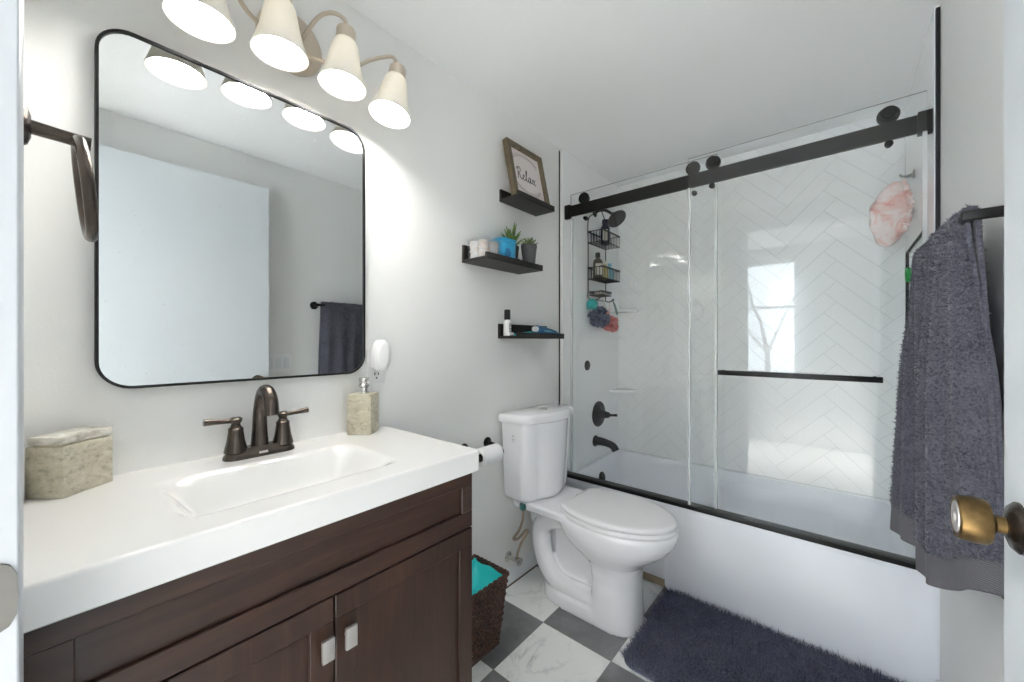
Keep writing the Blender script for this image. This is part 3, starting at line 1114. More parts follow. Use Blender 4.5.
# things on the lowest shelf
ZL = 1.2242
lb = thing('lotion_bottle', 'slim white bottle with a black cap on the lowest shelf', 'bottle', (0.036, 1.394, ZL))
cb_ = (0.036, 1.394, ZL)
bd = obj('bottle_body', B().lathe([(0.016, 0.0), (0.0185, 0.002), (0.0185, 0.066), (0.016, 0.074), (0.012, 0.077)], cb_, k=24), 'white', lb, smooth=50)
obj('cap', B().lathe([(0.0145, 0.077), (0.0150, 0.079), (0.0145, 0.123), (0.0125, 0.125)], cb_, k=24), 'blackpl', lb, smooth=40)
b = B()
for i, (zz, hh) in enumerate(((0.018, 0.009), (0.030, 0.008), (0.041, 0.009), (0.053, 0.006))):
    for a0, a1 in (((-8), 4), (8, 16 + 6 * (i % 2))):
        ring0 = [(cb_[0] + 0.0188 * math.cos(R(a)), cb_[1] + 0.0188 * math.sin(R(a))) for a in (a0 - 10, (a0 + a1) / 2 - 10, a1 - 10)]
        b.loft([[(x, y, ZL + zz) for x, y in ring0], [(x, y, ZL + zz + hh) for x, y in ring0]], False, False, closed=False)
obj('label_marks', solid(obj('label_print', b, 'ink', bd, smooth=0), 0.0004) and B().box(cb_[0] + 0.0178, cb_[1] - 0.001, ZL + 0.010, cb_[0] + 0.0192, cb_[1] + 0.001, ZL + 0.014), 'ink', bd, smooth=0)

tt = thing('toothpaste_tube', 'blue toothpaste tube lying along the lowest shelf', 'tube', (0.075, 1.67, ZL))
prof = []
for k in range(13):
    t = k / 12
    y = 1.575 + 0.165 * t
    hw = 0.016 + 0.006 * t
    hh = 0.016 * (1 - t) ** 0.6 + 0.0022
    prof.append([(0.075 + hw * math.cos(2 * PI * i / 20), y, ZL + 0.020 + hh + hh * math.sin(2 * PI * i / 20) - 0.0) for i in range(20)])
obj('tube_body', B().loft(prof), 'tube', tt, smooth=50)
obj('cap', B().cyl((0.075, 1.552, ZL + 0.036), (0.075, 1.575, ZL + 0.036), 0.013, 0.0145, 18), 'white', tt)
obj('tube_text', B().box(0.0915, 1.62, ZL + 0.024, 0.0935, 1.69, ZL + 0.030), 'skyblue', tt, smooth=0)
obj('carton', B().box(0.050, 1.555, ZL, 0.100, 1.765, ZL + 0.0195, 0.001), 'tube', tt, smooth=0) if False else None
b = B().box(0.052, 1.556, ZL + 0.0003, 0.098, 1.764, ZL + 0.0195, 0.0015)
o = obj('toothpaste_carton', b, 'blueflat')
tag(o, 'flat blue carton under the toothpaste tube on the lowest shelf', 'box')
th_ = thing('toothbrush', 'teal and white toothbrush lying across the lowest shelf', 'toothbrush', (0.06, 1.49, ZL))
obj('handle', B().tube(spline([(0.045, 1.43, ZL + 0.006), (0.052, 1.47, ZL + 0.010), (0.06, 1.51, ZL + 0.016), (0.066, 1.545, ZL + 0.022)], 5), lerpr([0.0045, 0.006, 0.005, 0.003], 5), 10), 'teal', th_)
obj('head', B().box(0.040, 1.405, ZL + 0.003, 0.050, 1.432, ZL + 0.008, 0.0015), 'white', th_)
obj('bristles', B().box(0.0415, 1.407, ZL + 0.008, 0.0485, 1.428, ZL + 0.018, 0.001), 'white', th_)

# ------------------------------------------------------------------ toilet
TY = 1.575
to = thing('toilet', 'white two-piece toilet with closed lid between vanity and bathtub', 'toilet', (0.38, TY, 0))


def egg(xc, af, ab, hw, z, k=48, p=2.0, pb=2.6):
    out = []
    for i in range(k):
        a = 2 * PI * i / k
        c_, s_ = math.cos(a), math.sin(a)
        e = p if c_ >= 0 else pb
        x = math.copysign(abs(c_) ** (2 / e), c_) * (af if c_ >= 0 else ab)
        y = math.copysign(abs(s_) ** (2 / e), s_) * hw
        out.append((xc + x, TY + y, z))
    return out


b = B()
# bowl and pedestal in one loft
sec = [(0.0, 0.50, 0.118, 0.105, 0.112), (0.02, 0.50, 0.116, 0.103, 0.110), (0.10, 0.50, 0.112, 0.085, 0.103), (0.18, 0.50, 0.110, 0.080, 0.101), (0.235, 0.50, 0.112, 0.09, 0.106),
       (0.265, 0.495, 0.128, 0.115, 0.120), (0.295, 0.485, 0.170, 0.150, 0.140), (0.325, 0.475, 0.222, 0.180, 0.158), (0.355, 0.465, 0.265, 0.195, 0.172), (0.385, 0.46, 0.292, 0.205, 0.181), (0.41, 0.46, 0.300, 0.21, 0.185), (0.428, 0.46, 0.300, 0.21, 0.185), (0.436, 0.46, 0.292, 0.205, 0.178)]
b.loft([egg(xc, af, ab, hw, z, p=2.1 if z > 0.25 else 2.6, pb=2.4 if z > 0.25 else 3.5) for z, xc, af, ab, hw in sec])
# foot
b.loft([egg(0.37, 0.22, 0.215, hw, z, p=3, pb=3.0) for z, hw in ((0.0, 0.112), (0.030, 0.110), (0.050, 0.104), (0.062, 0.088))])
# rear deck carrying the tank
b.loft([rrect(0.03, 0.36, TY - hw, TY + hw, 0.04, z, 6) for z, hw in ((0.375, 0.085), (0.395, 0.130), (0.412, 0.156), (0.440, 0.160), (0.446, 0.152))])
# rear neck under the deck
b.loft([rrect(0.06, 0.19, TY - hw, TY + hw, 0.03, z, 6) for z, hw in ((0.30, 0.045), (0.34, 0.055), (0.39, 0.075))])
# web behind the trapway
b.box(0.20, TY - 0.022, 0.01, 0.46, TY + 0.022, 0.37)
# trapway winding up and back down
trap = spline([(0.36, TY, 0.345), (0.285, TY, 0.364), (0.205, TY, 0.354), (0.152, TY, 0.310), (0.145, TY, 0.250), (0.156, TY, 0.180), (0.186, TY, 0.122), (0.238, TY, 0.082), (0.305, TY, 0.070), (0.475, TY, 0.075)], 8)
for off in (-0.052, 0.052):
    b.tube([p + Vector((0, off, 0)) for p in trap], lerpr([0.032, 0.038, 0.044, 0.047, 0.047, 0.045, 0.044, 0.044, 0.042, 0.042], 8), 16)
tb = obj('bowl', b, 'porcelain', to, smooth=0)
rm = tb.modifiers.new('fuse', 'REMESH')
rm.mode = 'VOXEL'
rm.voxel_size = 0.0055
rm.use_smooth_shade = True
sm = tb.modifiers.new('relax', 'SMOOTH')
sm.factor = 0.5
sm.iterations = 7
# bolt caps of the foot
for s in (-1, 1):
    obj('bolt', B().lathe([(0.011, 0.0), (0.010, 0.003), (0.006, 0.004), (0.006, 0.012), (0.0, 0.014)], (0.305, TY + s * 0.082, 0.0585), k=14, cap1=False), 'brass', to)
# seat and cover: straight back edge, widening, rounded front
def seat_ring(z, i):
    pts = [(0.300 + i, -(0.126 - i)), (0.36, -(0.159 - i)), (0.44, -(0.181 - i)), (0.52, -(0.183 - i)), (0.60, -(0.165 - i)), (0.68, -(0.121 - i)), (0.736 - i * 0.7, -(0.064 - i * 0.5)), (0.758 - i, 0.0)]
    pts += [(x, -y) for x, y in reversed(pts[:-1])]
    return [(p.x, TY + p.y, z) for p in spline([(x, y, 0) for x, y in pts], 6)]


obj('seat', B().loft([seat_ring(z, i) for z, i in ((0.4375, 0.004), (0.440, 0.001), (0.452, 0.001), (0.4555, 0.005))]), 'seat', to, smooth=50)
obj('seat_cover', B().loft([seat_ring(z, i) for z, i in ((0.4585, 0.006), (0.461, 0.001), (0.471, 0.0), (0.477, 0.004), (0.4795, 0.013), (0.4805, 0.03))]), 'seat', to, smooth=60)
for s in (-1, 1):
    obj('hinge', B().lathe([(0.014, 0.444), (0.014, 0.452), (0.010, 0.458), (0.0, 0.459)], (0.278, TY + s * 0.075, 0), k=16, cap1=False), 'seat', to)


def tankring(z, hw, xf, xb=0.022, k=9):
    """flat back, rounded sides, bowed front"""
    out = [(xb, TY - hw, z)]
    xs_ = xb + (xf - xb) * 0.52
    for i in range(k + 1):
        a = PI / 2 * i / k
        out.append((xs_ + (xf - 0.028 - xs_) * math.sin(a) * 0.9, TY - hw + 0.075 * (1 - math.cos(a)) , z))
    for i in range(1, 2 * k):
        t = -1 + i / k
        yy = (hw - 0.075) * t
        out.append((xf - 0.028 - (xf - 0.028 - xs_) * 0.1 + (0.028 + (xf - 0.028 - xs_) * 0.1) * (1 - t * t), TY + yy, z))
    for i in range(k + 1):
        a = PI / 2 * (1 - i / k)
        out.append((xs_ + (xf - 0.028 - xs_) * math.sin(a) * 0.9, TY + hw - 0.075 * (1 - math.cos(a)), z))
    out.append((xb, TY + hw, z))
    return out


tk = obj('tank', B().loft([tankring(z, hw, xf) for z, hw, xf in ((0.446, 0.165, 0.185), (0.456, 0.178, 0.198), (0.475, 0.184, 0.203), (0.65, 0.196, 0.210), (0.818, 0.205, 0.215))]), 'porcelain', to, smooth=45)
obj('tank_lid', B().loft([tankring(z, hw, xf, xb) for z, hw, xf, xb in ((0.818, 0.214, 0.224, 0.014), (0.822, 0.217, 0.228, 0.012), (0.848, 0.217, 0.228, 0.012), (0.857, 0.212, 0.222, 0.017), (0.861, 0.200, 0.208, 0.028))]), 'porcelain', to, smooth=45)
fb = obj('flush_button', B().lathe([(0.024, 0.0), (0.024, 0.003), (0.019, 0.0055), (0.0, 0.006)], (0.115, TY, 0.861), k=24, cap1=False), 'chrome', to)
fb['label'] = 'round chrome flush button'
b = B()
for i, (dy, dz, wy, hz) in enumerate(((-.006, .018, .012, .002), (-.004, .008, .002, .009), (.004, .010, .003, .006), (-.008, -.002, .016, .0025), (-.008, -.010, .007, .0022), (.002, -.010, .006, .0022))):
    b.box(0.092 + dy, TY - 0.2055, 0.745 + dz, 0.092 + dy + wy, TY - 0.2000, 0.745 + dz + hz)
obj('printed_mark', b, 'greymark', tk, smooth=0)

# water supply
ws = thing('water_supply_line', 'braided supply hose and shut-off valve on wall left of toilet', 'water supply', (0.04, 1.44, 0.14))
obj('nut', B().lathe([(0.014, 0.440), (0.017, 0.436), (0.017, 0.418), (0.012, 0.410)], (0.115, 1.415, 0), k=8), 'bluegreen', ws, smooth=0)['label'] = 'blue-green plastic tank nut'
hp = spline([(0.115, 1.415, 0.415), (0.112, 1.415, 0.36), (0.098, 1.405, 0.31), (0.078, 1.390, 0.272), (0.080, 1.425, 0.262), (0.085, 1.475, 0.282), (0.088, 1.483, 0.272), (0.075, 1.450, 0.225), (0.062, 1.440, 0.18), (0.058, 1.440, 0.155)], 8)
obj('hose', B().tube(hp, 0.0062, 10), 'steelbraid', ws, smooth=60)
b = B().lathe([(0.024, 0.0), (0.024, 0.003), (0.016, 0.008)], (0.0, 1.44, 0.14), (1, 0, 0), 20)
b.cyl((0.004, 1.44, 0.14), (0.066, 1.44, 0.14), 0.0095)
b.cyl((0.058, 1.44, 0.14), (0.058, 1.44, 0.160), 0.010, k=8)
obj('stop_valve', b, 'chrome', ws, smooth=35)
obj('valve_handle', B().lathe([(0.010, 0.064), (0.020, 0.068), (0.021, 0.076), (0.012, 0.080)], (0, 1.44, 0.14), (1, 0, 0), 8), 'chrome', ws, smooth=0)

# ------------------------------------------------------------------ wicker basket with a bag
wbk = thing('wicker_basket', 'dark brown woven waste basket beside the vanity', 'basket', (0.145, 1.045, 0))
bx = dict(x0=0.068, x1=0.216, y0=0.955, y1=1.136, X0=0.050, X1=0.240, Y0=0.935, Y1=1.165, h=0.275)


def bask_pt(u_, v_, out=0.0):
    t = v_
    x0, x1 = bx['x0'] + (bx['X0'] - bx['x0']) * t, bx['x1'] + (bx['X1'] - bx['x1']) * t
    y0, y1 = bx['y0'] + (bx['Y0'] - bx['y0']) * t, bx['y1'] + (bx['Y1'] - bx['y1']) * t
    s = u_ * 4
    i = int(s) % 4
    f = s - int(s)
    c4 = [(x1, y0), (x1, y1), (x0, y1), (x0, y0)]
    n4 = [(1, 0), (0, 1), (-1, 0), (0, -1)]
    p, q = c4[i], c4[(i + 1) % 4]
    n_ = n4[i]
    return (p[0] + (q[0] - p[0]) * f + n_[0] * out, p[1] + (q[1] - p[1]) * f + n_[1] * out, bx['h'] * t + 0.002)


ROWS, COLS = 22, 13
rndw = random.Random(3)
jit = [[rndw.uniform(0.6, 1.25) for _ in range(200)] for _ in range(60)]


def weave(u_, v_):
    r_ = v_ * ROWS
    row = int(min(r_, ROWS - 1e-6))
    fr = r_ - row
    cph = u_ * 4 * COLS + 0.5 * (row % 2)
    k_ = int(cph) % 200
    fc = cph - int(cph)
    hgt = (math.sin(PI * fr) ** 0.5) * (0.35 + 0.65 * math.sin(PI * fc) ** 0.8)
    slant = 0.15 * (fc - 0.5)
    p = bask_pt(u_ % 1.0, min(1, max(0, v_ + slant / ROWS)), 0.0078 * hgt * jit[row][k_] - 0.003)
    return p


b = B().grid(weave, 4 * COLS * 6, ROWS * 5 + 1, closed_u=True)
b.grid(lambda u_, v_: bask_pt(u_ % 1.0, v_, -0.006), 48, 12, closed_u=True)
obj('woven_body', b, 'wicker', wbk, smooth=60)
b = B()
cr = [bask_pt(k / 4 + 1e-6, 1.0, 0) for k in range(4)]
ring = []
for k in range(4):
    p, q = Vector(cr[k]), Vector(cr[(k + 1) % 4])
    for i in range(30):
        ring.append(p.lerp(q, i / 30))
for ph in (0, PI):
    tw = []
    for i, p in enumerate(ring):
        a = i * 0.9 + ph
        c0 = Vector((0.145, 1.05, p.z))
        od = (p - c0).normalized()
        tw.append(p + od * (0.004 * math.cos(a)) + Vector((0, 0, 0.004 * math.sin(a))))
    b.tube(tw, 0.0048, 7, closed=True)
obj('braided_rim', b, 'wicker', wbk, smooth=60)
obj('basket_base', B().box(bx['x0'], bx['y0'], 0.001, bx['x1'], bx['y1'], 0.006), 'wicker', wbk, smooth=0)
rnd = np.random.RandomState(4)
ph = rnd.uniform(0, 6.28, 12)


def bagpt(u_, v_):
    p = Vector(bask_pt(u_ % 1.0, 1.0, -0.012))
    c0 = Vector((0.145, 1.05, 0))
    t = v_
    wr = 0.006 * math.sin(u_ * 50 + ph[0] + 5 * t) + 0.005 * math.sin(u_ * 31 + ph[1] - 9 * t)
    rim = 0.008 * math.sin(u_ * 44 + ph[3])
    k_ = 1 - 0.92 * t ** 1.6
    x = c0.x + (p.x - c0.x) * k_ + wr * t
    y = c0.y + (p.y - c0.y) * k_ + wr * t
    z = 0.272 + rim * (1 - t) * 0.5 - 0.075 * sstep(t * 1.3) + wr * 1.2 * min(1, 4 * t)
    return (x, y, z)


b = B().grid(bagpt, 120, 30, closed_u=True)
o = solid(obj('bin_liner_bag', b, 'bag', smooth=70), 0.001)
tag(o, 'crumpled turquoise plastic bag lining the wicker basket', 'bag')

# ------------------------------------------------------------------ toilet paper holder
tp = thing('toilet_paper_holder', 'black wall-mounted toilet paper holder between vanity and toilet', 'paper holder', (0.0, 1.22, 0.73))
for yy in (1.145, 1.292):
    b = B().lathe([(0.024, 0.001), (0.024, 0.005), (0.012, 0.009)], (0, yy, 0.732), (1, 0, 0), 24)
    b.tube(spline([(0.004, yy, 0.732), (0.045, yy, 0.730), (0.072, yy, 0.716), (0.080, yy, 0.703)], 5), 0.0075, 10)
    obj('post', b, 'black', tp, smooth=50)
obj('rod', B().cyl((0.080, 1.138, 0.703), (0.080, 1.302, 0.703), 0.016, k=20), 'black', tp)
b = B().lathe([(0.020, 0.0), (0.037, 0.0), (0.0395, 0.002), (0.0395, 0.108), (0.037, 0.110), (0.020, 0.110), (0.020, 0.0)], (0.080, 1.164, 0.704), (0, 1, 0), 40, False, False)
tr_ = obj('toilet_paper_roll', b, 'paper', smooth=45)
tag(tr_, 'white toilet paper roll on the black wall holder', 'toilet paper')

# ------------------------------------------------------------------ bathtub
RIM = 0.418
tubt = thing('bathtub', 'white alcove bathtub with a plain apron behind the glass doors', 'bathtub', (0.75, 2.26, 0))
b = B()
ox0, ox1, oy0, oy1 = 0.021, RS - 0.0005, 1.895, 2.643
K = 8
rings = [rrect(ox0, ox1, oy0 + 0.03, oy1, 0.012, 0.0, K), rrect(ox0, ox1, oy0 + 0.022, oy1, 0.012, RIM - 0.05, K), rrect(ox0, ox1, oy0 + 0.006, oy1, 0.012, RIM - 0.030, K), rrect(ox0, ox1, oy0, oy1, 0.012, RIM - 0.010, K), rrect(ox0 + 0.003, ox1 - 0.003, oy0 + 0.004, oy1 - 0.003, 0.012, RIM, K),
         rrect(0.048, 1.432, 1.972, 2.612, 0.07, RIM, K), rrect(0.056, 1.424, 1.980, 2.604, 0.07, RIM - 0.010, K), rrect(0.075, 1.38, 1.995, 2.590, 0.08, 0.28, K), rrect(0.11, 1.30, 2.02, 2.56, 0.10, 0.13, K), rrect(0.15, 1.25, 2.05, 2.53, 0.10, 0.10, K), rrect(0.22, 1.18, 2.11, 2.47, 0.08, 0.094, K)]
b.loft(rings)
obj('tub_shell', b, 'acrylic', tubt, smooth=40)
b = B().loft([[(p[0], y, p[1]) for p in rrect(0.60 + i, 1.4985 - i * 0.2, 0.004, 0.412 - i * 0.4, 0.030, 0, 8)] for y, i in ((1.930, 0.0), (1.905, 0.0), (1.899, 0.002), (1.8955, 0.009))])
obj('apron_panel', b, 'acrylic', tubt, smooth=50)
b = B().lathe([(0.036, 0.0), (0.036, 0.004), (0.031, 0.010), (0.012, 0.012), (0.0, 0.012)], (0.071, 2.285, 0.318), (1, 0, 0.16), 28, cap1=False)
obj('overflow_plate', b, 'black', tubt)['label'] = 'round black overflow plate'

# valve, spout, plug disc
sv = thing('shower_valve', 'black shower valve with lever handle on the wall above the tub spout', 'valve', (0.02, 2.335, 0.716))
obj('escutcheon', B().lathe([(0.084, 0.0), (0.084, 0.006), (0.078, 0.012), (0.040, 0.016), (0.030, 0.019)], (0.02, 2.335, 0.716), (1, 0, 0), 40), 'black', sv)
b = B().lathe([(0.030, 0.018), (0.030, 0.032), (0.024, 0.045), (0.019, 0.075), (0.012, 0.082)], (0.02, 2.335, 0.716), (1, 0, 0), 24)
b.tube([(0.095, 2.335, 0.716), (0.125, 2.338, 0.718), (0.150, 2.341, 0.721)], [0.010, 0.0075, 0.0095], 12)
obj('handle', b, 'black', sv)
ts = thing('tub_spout', 'black curved tub spout below the shower valve', 'spout', (0.02, 2.292, 0.54))
obj('spout_body', B().tube(spline([(0.02, 2.292, 0.545), (0.06, 2.292, 0.548), (0.11, 2.292, 0.543), (0.148, 2.292, 0.530), (0.165, 2.292, 0.505)], 6), lerpr([0.030, 0.026, 0.023, 0.023, 0.023], 6), 18), 'black', ts, smooth=50)
obj('flange', B().lathe([(0.036, 0.0), (0.036, 0.006), (0.030, 0.010)], (0.02, 2.292, 0.545), (1, 0, 0), 24), 'black', ts)
hd = obj('hole_cover', B().lathe([(0.032, 0.0), (0.032, 0.004), (0.027, 0.008), (0.0, 0.009)], (0.02, 2.185, 1.045), (1, 0, 0), 28, cap1=False), 'black')
tag(hd, 'small round black cover disc on the shower wall above the valve', 'cover')

# corner shelves of the surround
for zz, lab in ((0.86, 'white corner shelf in the shower, lower of the two'), (1.42, 'white corner shelf in the shower, upper of the two')):
    poly = [(0.02, YB), (0.02, YB - 0.15)] + [(0.02 + 0.15 * math.sin(R(a)) * 1.0, YB - 0.15 * math.cos(R(a))) for a in (20, 40, 60, 80)] + [(0.17, YB)]
    o = obj('corner_shelf', B().prism(poly, lambda u_, v_, d_: (u_, v_, d_), zz - 0.018, zz), 'surround', bevel=0.004)
    tag(o, lab, 'shelf', 'shower corner shelves')

# shower head on its arm
sh = thing('shower_sprayer', 'black shower head on an arm behind the left end of rail', 'shower head', (0.02, 2.285, 2.04))
obj('arm', B().tube(spline([(0.02, 2.285, 2.040), (0.06, 2.285, 2.048), (0.105, 2.285, 2.035), (0.142, 2.285, 2.006)], 6), 0.0095, 12), 'black', sh, smooth=60)
obj('flange', B().lathe([(0.028, 0.0), (0.028, 0.004), (0.016, 0.010)], (0.02, 2.285, 2.040), (1, 0, 0), 24), 'black', sh)
obj('head', B().lathe([(0.012, -0.015), (0.018, 0.0), (0.026, 0.014), (0.058, 0.034), (0.063, 0.042), (0.060, 0.048), (0.0, 0.050)], (0.152, 2.285, 1.998), (0.62, -0.18, -0.76), 32, cap1=False), 'black', sh, smooth=40)

# ------------------------------------------------------------------ shower caddy
ca_ = thing('shower_caddy', 'dark wire shower caddy hanging from the shower arm', 'caddy', (0.04, 2.30, 1.45))
cy0, cy1, cxb, cxf = 2.178, 2.418, 0.032, 0.132
wr_ = 0.0026
b = B()
b.tube(spline([(cxb, cy0, 1.50), (cxb, cy0, 1.80), (cxb, cy0, 1.96), (cxb + 0.012, cy0 + 0.04, 2.01), (cxb + 0.022, 2.25, 2.045), (cxb + 0.025, 2.285, 2.062), (cxb + 0.022, 2.32, 2.045), (cxb + 0.012, cy1 - 0.04, 2.01), (cxb, cy1, 1.96), (cxb, cy1, 1.80), (cxb, cy1, 1.50)], 6), 0.0034, 8)
obj('hanging_frame', b, 'caddy', ca_, smooth=60)


def wire_basket(z0, z1, y0, y1, nm, xf=cxf):
    b = B()
    for z, r_ in ((z1, 0.0038), (z0, 0.0026)):
        b.tube([(cxb, y0, z), (xf, y0, z), (xf, y1, z), (cxb, y1, z)], r_ * 1.35, 7, closed=True)
    n_ = 11
    for i in range(n_ + 1):
        y = y0 + (y1 - y0) * i / n_
        b.tube([(xf, y, z1), (xf, y, z0), (cxb, y, z0), (cxb, y, z1)], 0.0021, 5)
    for i in range(1, 5):
        x = cxb + (xf - cxb) * i / 5
        for y in (y0, y1):
            b.tube([(x, y, z1), (x, y, z0)], 0.0021, 5)
    return obj(nm, b, 'caddy', ca_, smooth=50)


wire_basket(1.820, 1.890, cy0, cy1, 'wire_basket')
wire_basket(1.592, 1.662, cy0, cy1, 'wire_basket')
wire_basket(1.490, 1.512, cy0 + 0.02, cy0 + 0.15, 'soap_tray', 0.115)
b = B()
for y in (cy0, cy1):
    s = 1 if y == cy0 else -1
    b.tube(spline([(cxb, y, 1.505), (cxb, y, 1.475), (cxb + 0.02, y + s * 0.02, 1.462), (cxb + 0.05, y + s * 0.03, 1.462), (cxb + 0.075, y + s * 0.03, 1.478)], 5), 0.0032, 7)
b.tube([(cxb + 0.03, cy0 + 0.025, 1.462), (cxb + 0.03, cy1 - 0.025, 1.462)], 0.0026, 7)
obj('hook_bar', b, 'caddy', ca_, smooth=60)


def bottle(name, label, c, r_, h, neck, m, mcap, lab=None, cat='bottle', caph=0.03, grp=None):
    t = thing(name, label, cat, c, grp)
    obj('bottle_body', B().lathe([(r_ * 0.9, 0), (r_, 0.004), (r_, h * 0.78), (r_ * 0.8, h * 0.88), (neck, h * 0.94), (neck, h)], c, k=22), m, t, smooth=50)
    obj('cap', B().lathe([(neck * 1.15, h), (neck * 1.2, h + 0.002), (neck * 1.1, h + caph)], c, k=18), mcap, t)
    if lab:
        b = B()
        a0, a1 = lab
        arc = [(c[0] + (r_ + 0.0006) * math.cos(R(a)), c[1] + (r_ + 0.0006) * math.sin(R(a))) for a in np.linspace(a0, a1, 9)]
        b.loft([[(x, y, c[2] + h * 0.15) for x, y in arc], [(x, y, c[2] + h * 0.68) for x, y in arc]], False, False, closed=False)
        solid(obj('label_panel', b, 'label', t), 0.0006)
    return t


bottle('shampoo_bottle', 'tall navy bottle standing in the upper caddy basket', (0.088, 2.300, 1.823), 0.030, 0.135, 0.018, 'navybottle', 'navybottle', (-100, -30), caph=0.025)
bottle('shampoo_bottle', 'brown bottle with cream label in the lower caddy basket', (0.076, 2.222, 1.595), 0.030, 0.135, 0.013, 'brownbottle', 'blackpl', (-90, 10), caph=0.028)
bottle('conditioner_bottle', 'small pale yellow bottle in the middle of lower caddy basket', (0.086, 2.295, 1.595), 0.024, 0.098, 0.012, 'amber', 'label', caph=0.02)
bottle('conditioner_bottle', 'light blue bottle at the far end of lower caddy basket', (0.086, 2.368, 1.595), 0.026, 0.092, 0.012, 'skyblue', 'skyblue', caph=0.024)


def loofah(name, label, c, r_, m, seed):
    rnd = random.Random(seed)
    t = thing(name, label, 'loofah', c)
    b = B()
    for i in range(50):
        zz = 1 - 2 * (i + .5) / 50
        a = i * 2.39996
        d = Vector((math.sqrt(1 - zz * zz) * math.cos(a), math.sqrt(1 - zz * zz) * math.sin(a), zz))
        e1, e2 = b.frame(d)
        e1r = e1 * math.cos(i) + e2 * math.sin(i)
        e2r = d.cross(e1r)
        rr = r_ * rnd.uniform(0.6, 1.22)

        def petal(u_, v_, d=d, e1r=e1r, e2r=e2r, rr=rr, q=rnd.uniform(0, 6)):
            uu = (u_ - 0.5) * 2
            w_ = r_ * 0.34 * (0.35 + 0.65 * v_)
            ruffle = r_ * 0.24 * math.sin(uu * 5 + q) * v_
            return Vector(c) + d * (rr * (0.25 + 0.75 * v_) - 0.16 * r_ * uu * uu) + e1r * (uu * w_) + e2r * ruffle
        b.grid(petal, 13, 5)
    solid(obj('mesh_pouf', b, m, t, smooth=60), 0.0012)
    obj('cord', B().tube(spline([(c[0], c[1], c[2] + r_ * 0.7), (c[0] - 0.006, c[1] + 0.004, c[2] + r_ * 1.1), (c[0] - 0.012, c[1], 1.462)], 4), 0.0014, 6), m, t)
    return t


loofah('bath_loofah', 'slate blue mesh loofah hanging under the shower caddy', (0.070, 2.248, 1.356), 0.066, 'loofgrey', 1)
loofah('bath_loofah', 'pink mesh loofah hanging under the shower caddy', (0.082, 2.392, 1.310), 0.050, 'loofpink', 2)
sc = thing('bath_scrubber', 'teal bath scrubber hanging at the left under the caddy', 'scrubber', (0.058, 2.195, 1.428))
cs = Vector((0.056, 2.184, 1.432))
obj('scrubber_body', B().lathe([(0.008, 0.034), (0.024, 0.026), (0.034, 0.008), (0.035, -0.008), (0.030, -0.016)], cs, k=24), 'teal', sc, smooth=60)
b = B()
for i in range(26):
    a = 2.4 * i
    r_ = 0.030 * math.sqrt((i + 0.5) / 26)
    b.cyl((cs.x + r_ * math.cos(a), cs.y + r_ * math.sin(a), cs.z - 0.015), (cs.x + r_ * 1.1 * math.cos(a), cs.y + r_ * 1.1 * math.sin(a), cs.z - 0.032), 0.0026, 0.0016, 6)
obj('bristles', b, 'teal', sc)
rz_ = thing('foot_file', 'grey-green foot file hanging at the right under the caddy', 'foot file', (0.10, 2.40, 1.40))
obj('file_handle', B().tube([(0.095, 2.395, 1.470), (0.104, 2.402, 1.44), (0.112, 2.412, 1.40), (0.116, 2.418, 1.375)], [0.005, 0.011, 0.013, 0.010], 10, flat=0.45), 'greenbr', rz_, smooth=60)
obj('file_loop', B().tube([(0.095 + 0.008 * math.cos(a), 2.395, 1.472 + 0.008 * math.sin(a)) for a in np.linspace(0, 2 * PI, 13)[:-1]], 0.0016, 6, closed=True), 'greenbr', rz_, smooth=60)
pz = thing('body_brush', 'salmon pink brush hanging between the loofahs under the caddy', 'brush', (0.07, 2.33, 1.39))
obj('brush_handle', B().tube([(0.062, 2.335, 1.468), (0.066, 2.338, 1.43), (0.072, 2.343, 1.40)], [0.004, 0.007, 0.011], 10), 'label', pz)
obj('brush_head', B().lathe([(0.010, 0.0), (0.020, -0.006), (0.022, -0.020), (0.014, -0.028)], (0.072, 2.343, 1.402), k=18), 'peach', pz, smooth=60)
soap = obj('soap_bar', B().box(0.045, 2.222, 1.4945, 0.100, 2.302, 1.513, 0.008, 3), 'label')
tag(soap, 'cream soap bar in the small tray of the caddy', 'soap')

# ------------------------------------------------------------------ sliding glass doors
rail = thing('shower_rail', 'matte black horizontal rail carrying the sliding glass doors', 'rail', (0.75, 1.928, 1.92))
obj('rail_bar', B().box(0.03, 1.922, 1.917, 1.48, 1.934, 1.980, 0.001), 'black', rail, smooth=0)
for x0, x1 in ((0.021, 0.058), (1.450, 1.489)):
    obj('wall_bracket', B().box(x0, 1.917, 1.908, x1, 1.940, 1.988, 0.003), 'black', rail)
for x in (0.115, 1.395):
    obj('stopper', B().box(x - 0.008, 1.9345, 1.925, x + 0.008, 1.9385, 1.972, 0.002), 'black', rail)
trk = obj('bottom_track', B().box(0.021, 1.898, RIM, 1.489, 1.955, RIM + 0.018, 0.003), 'black')
tag(trk, 'slim black track along the bathtub rim under the glass doors', 'track')


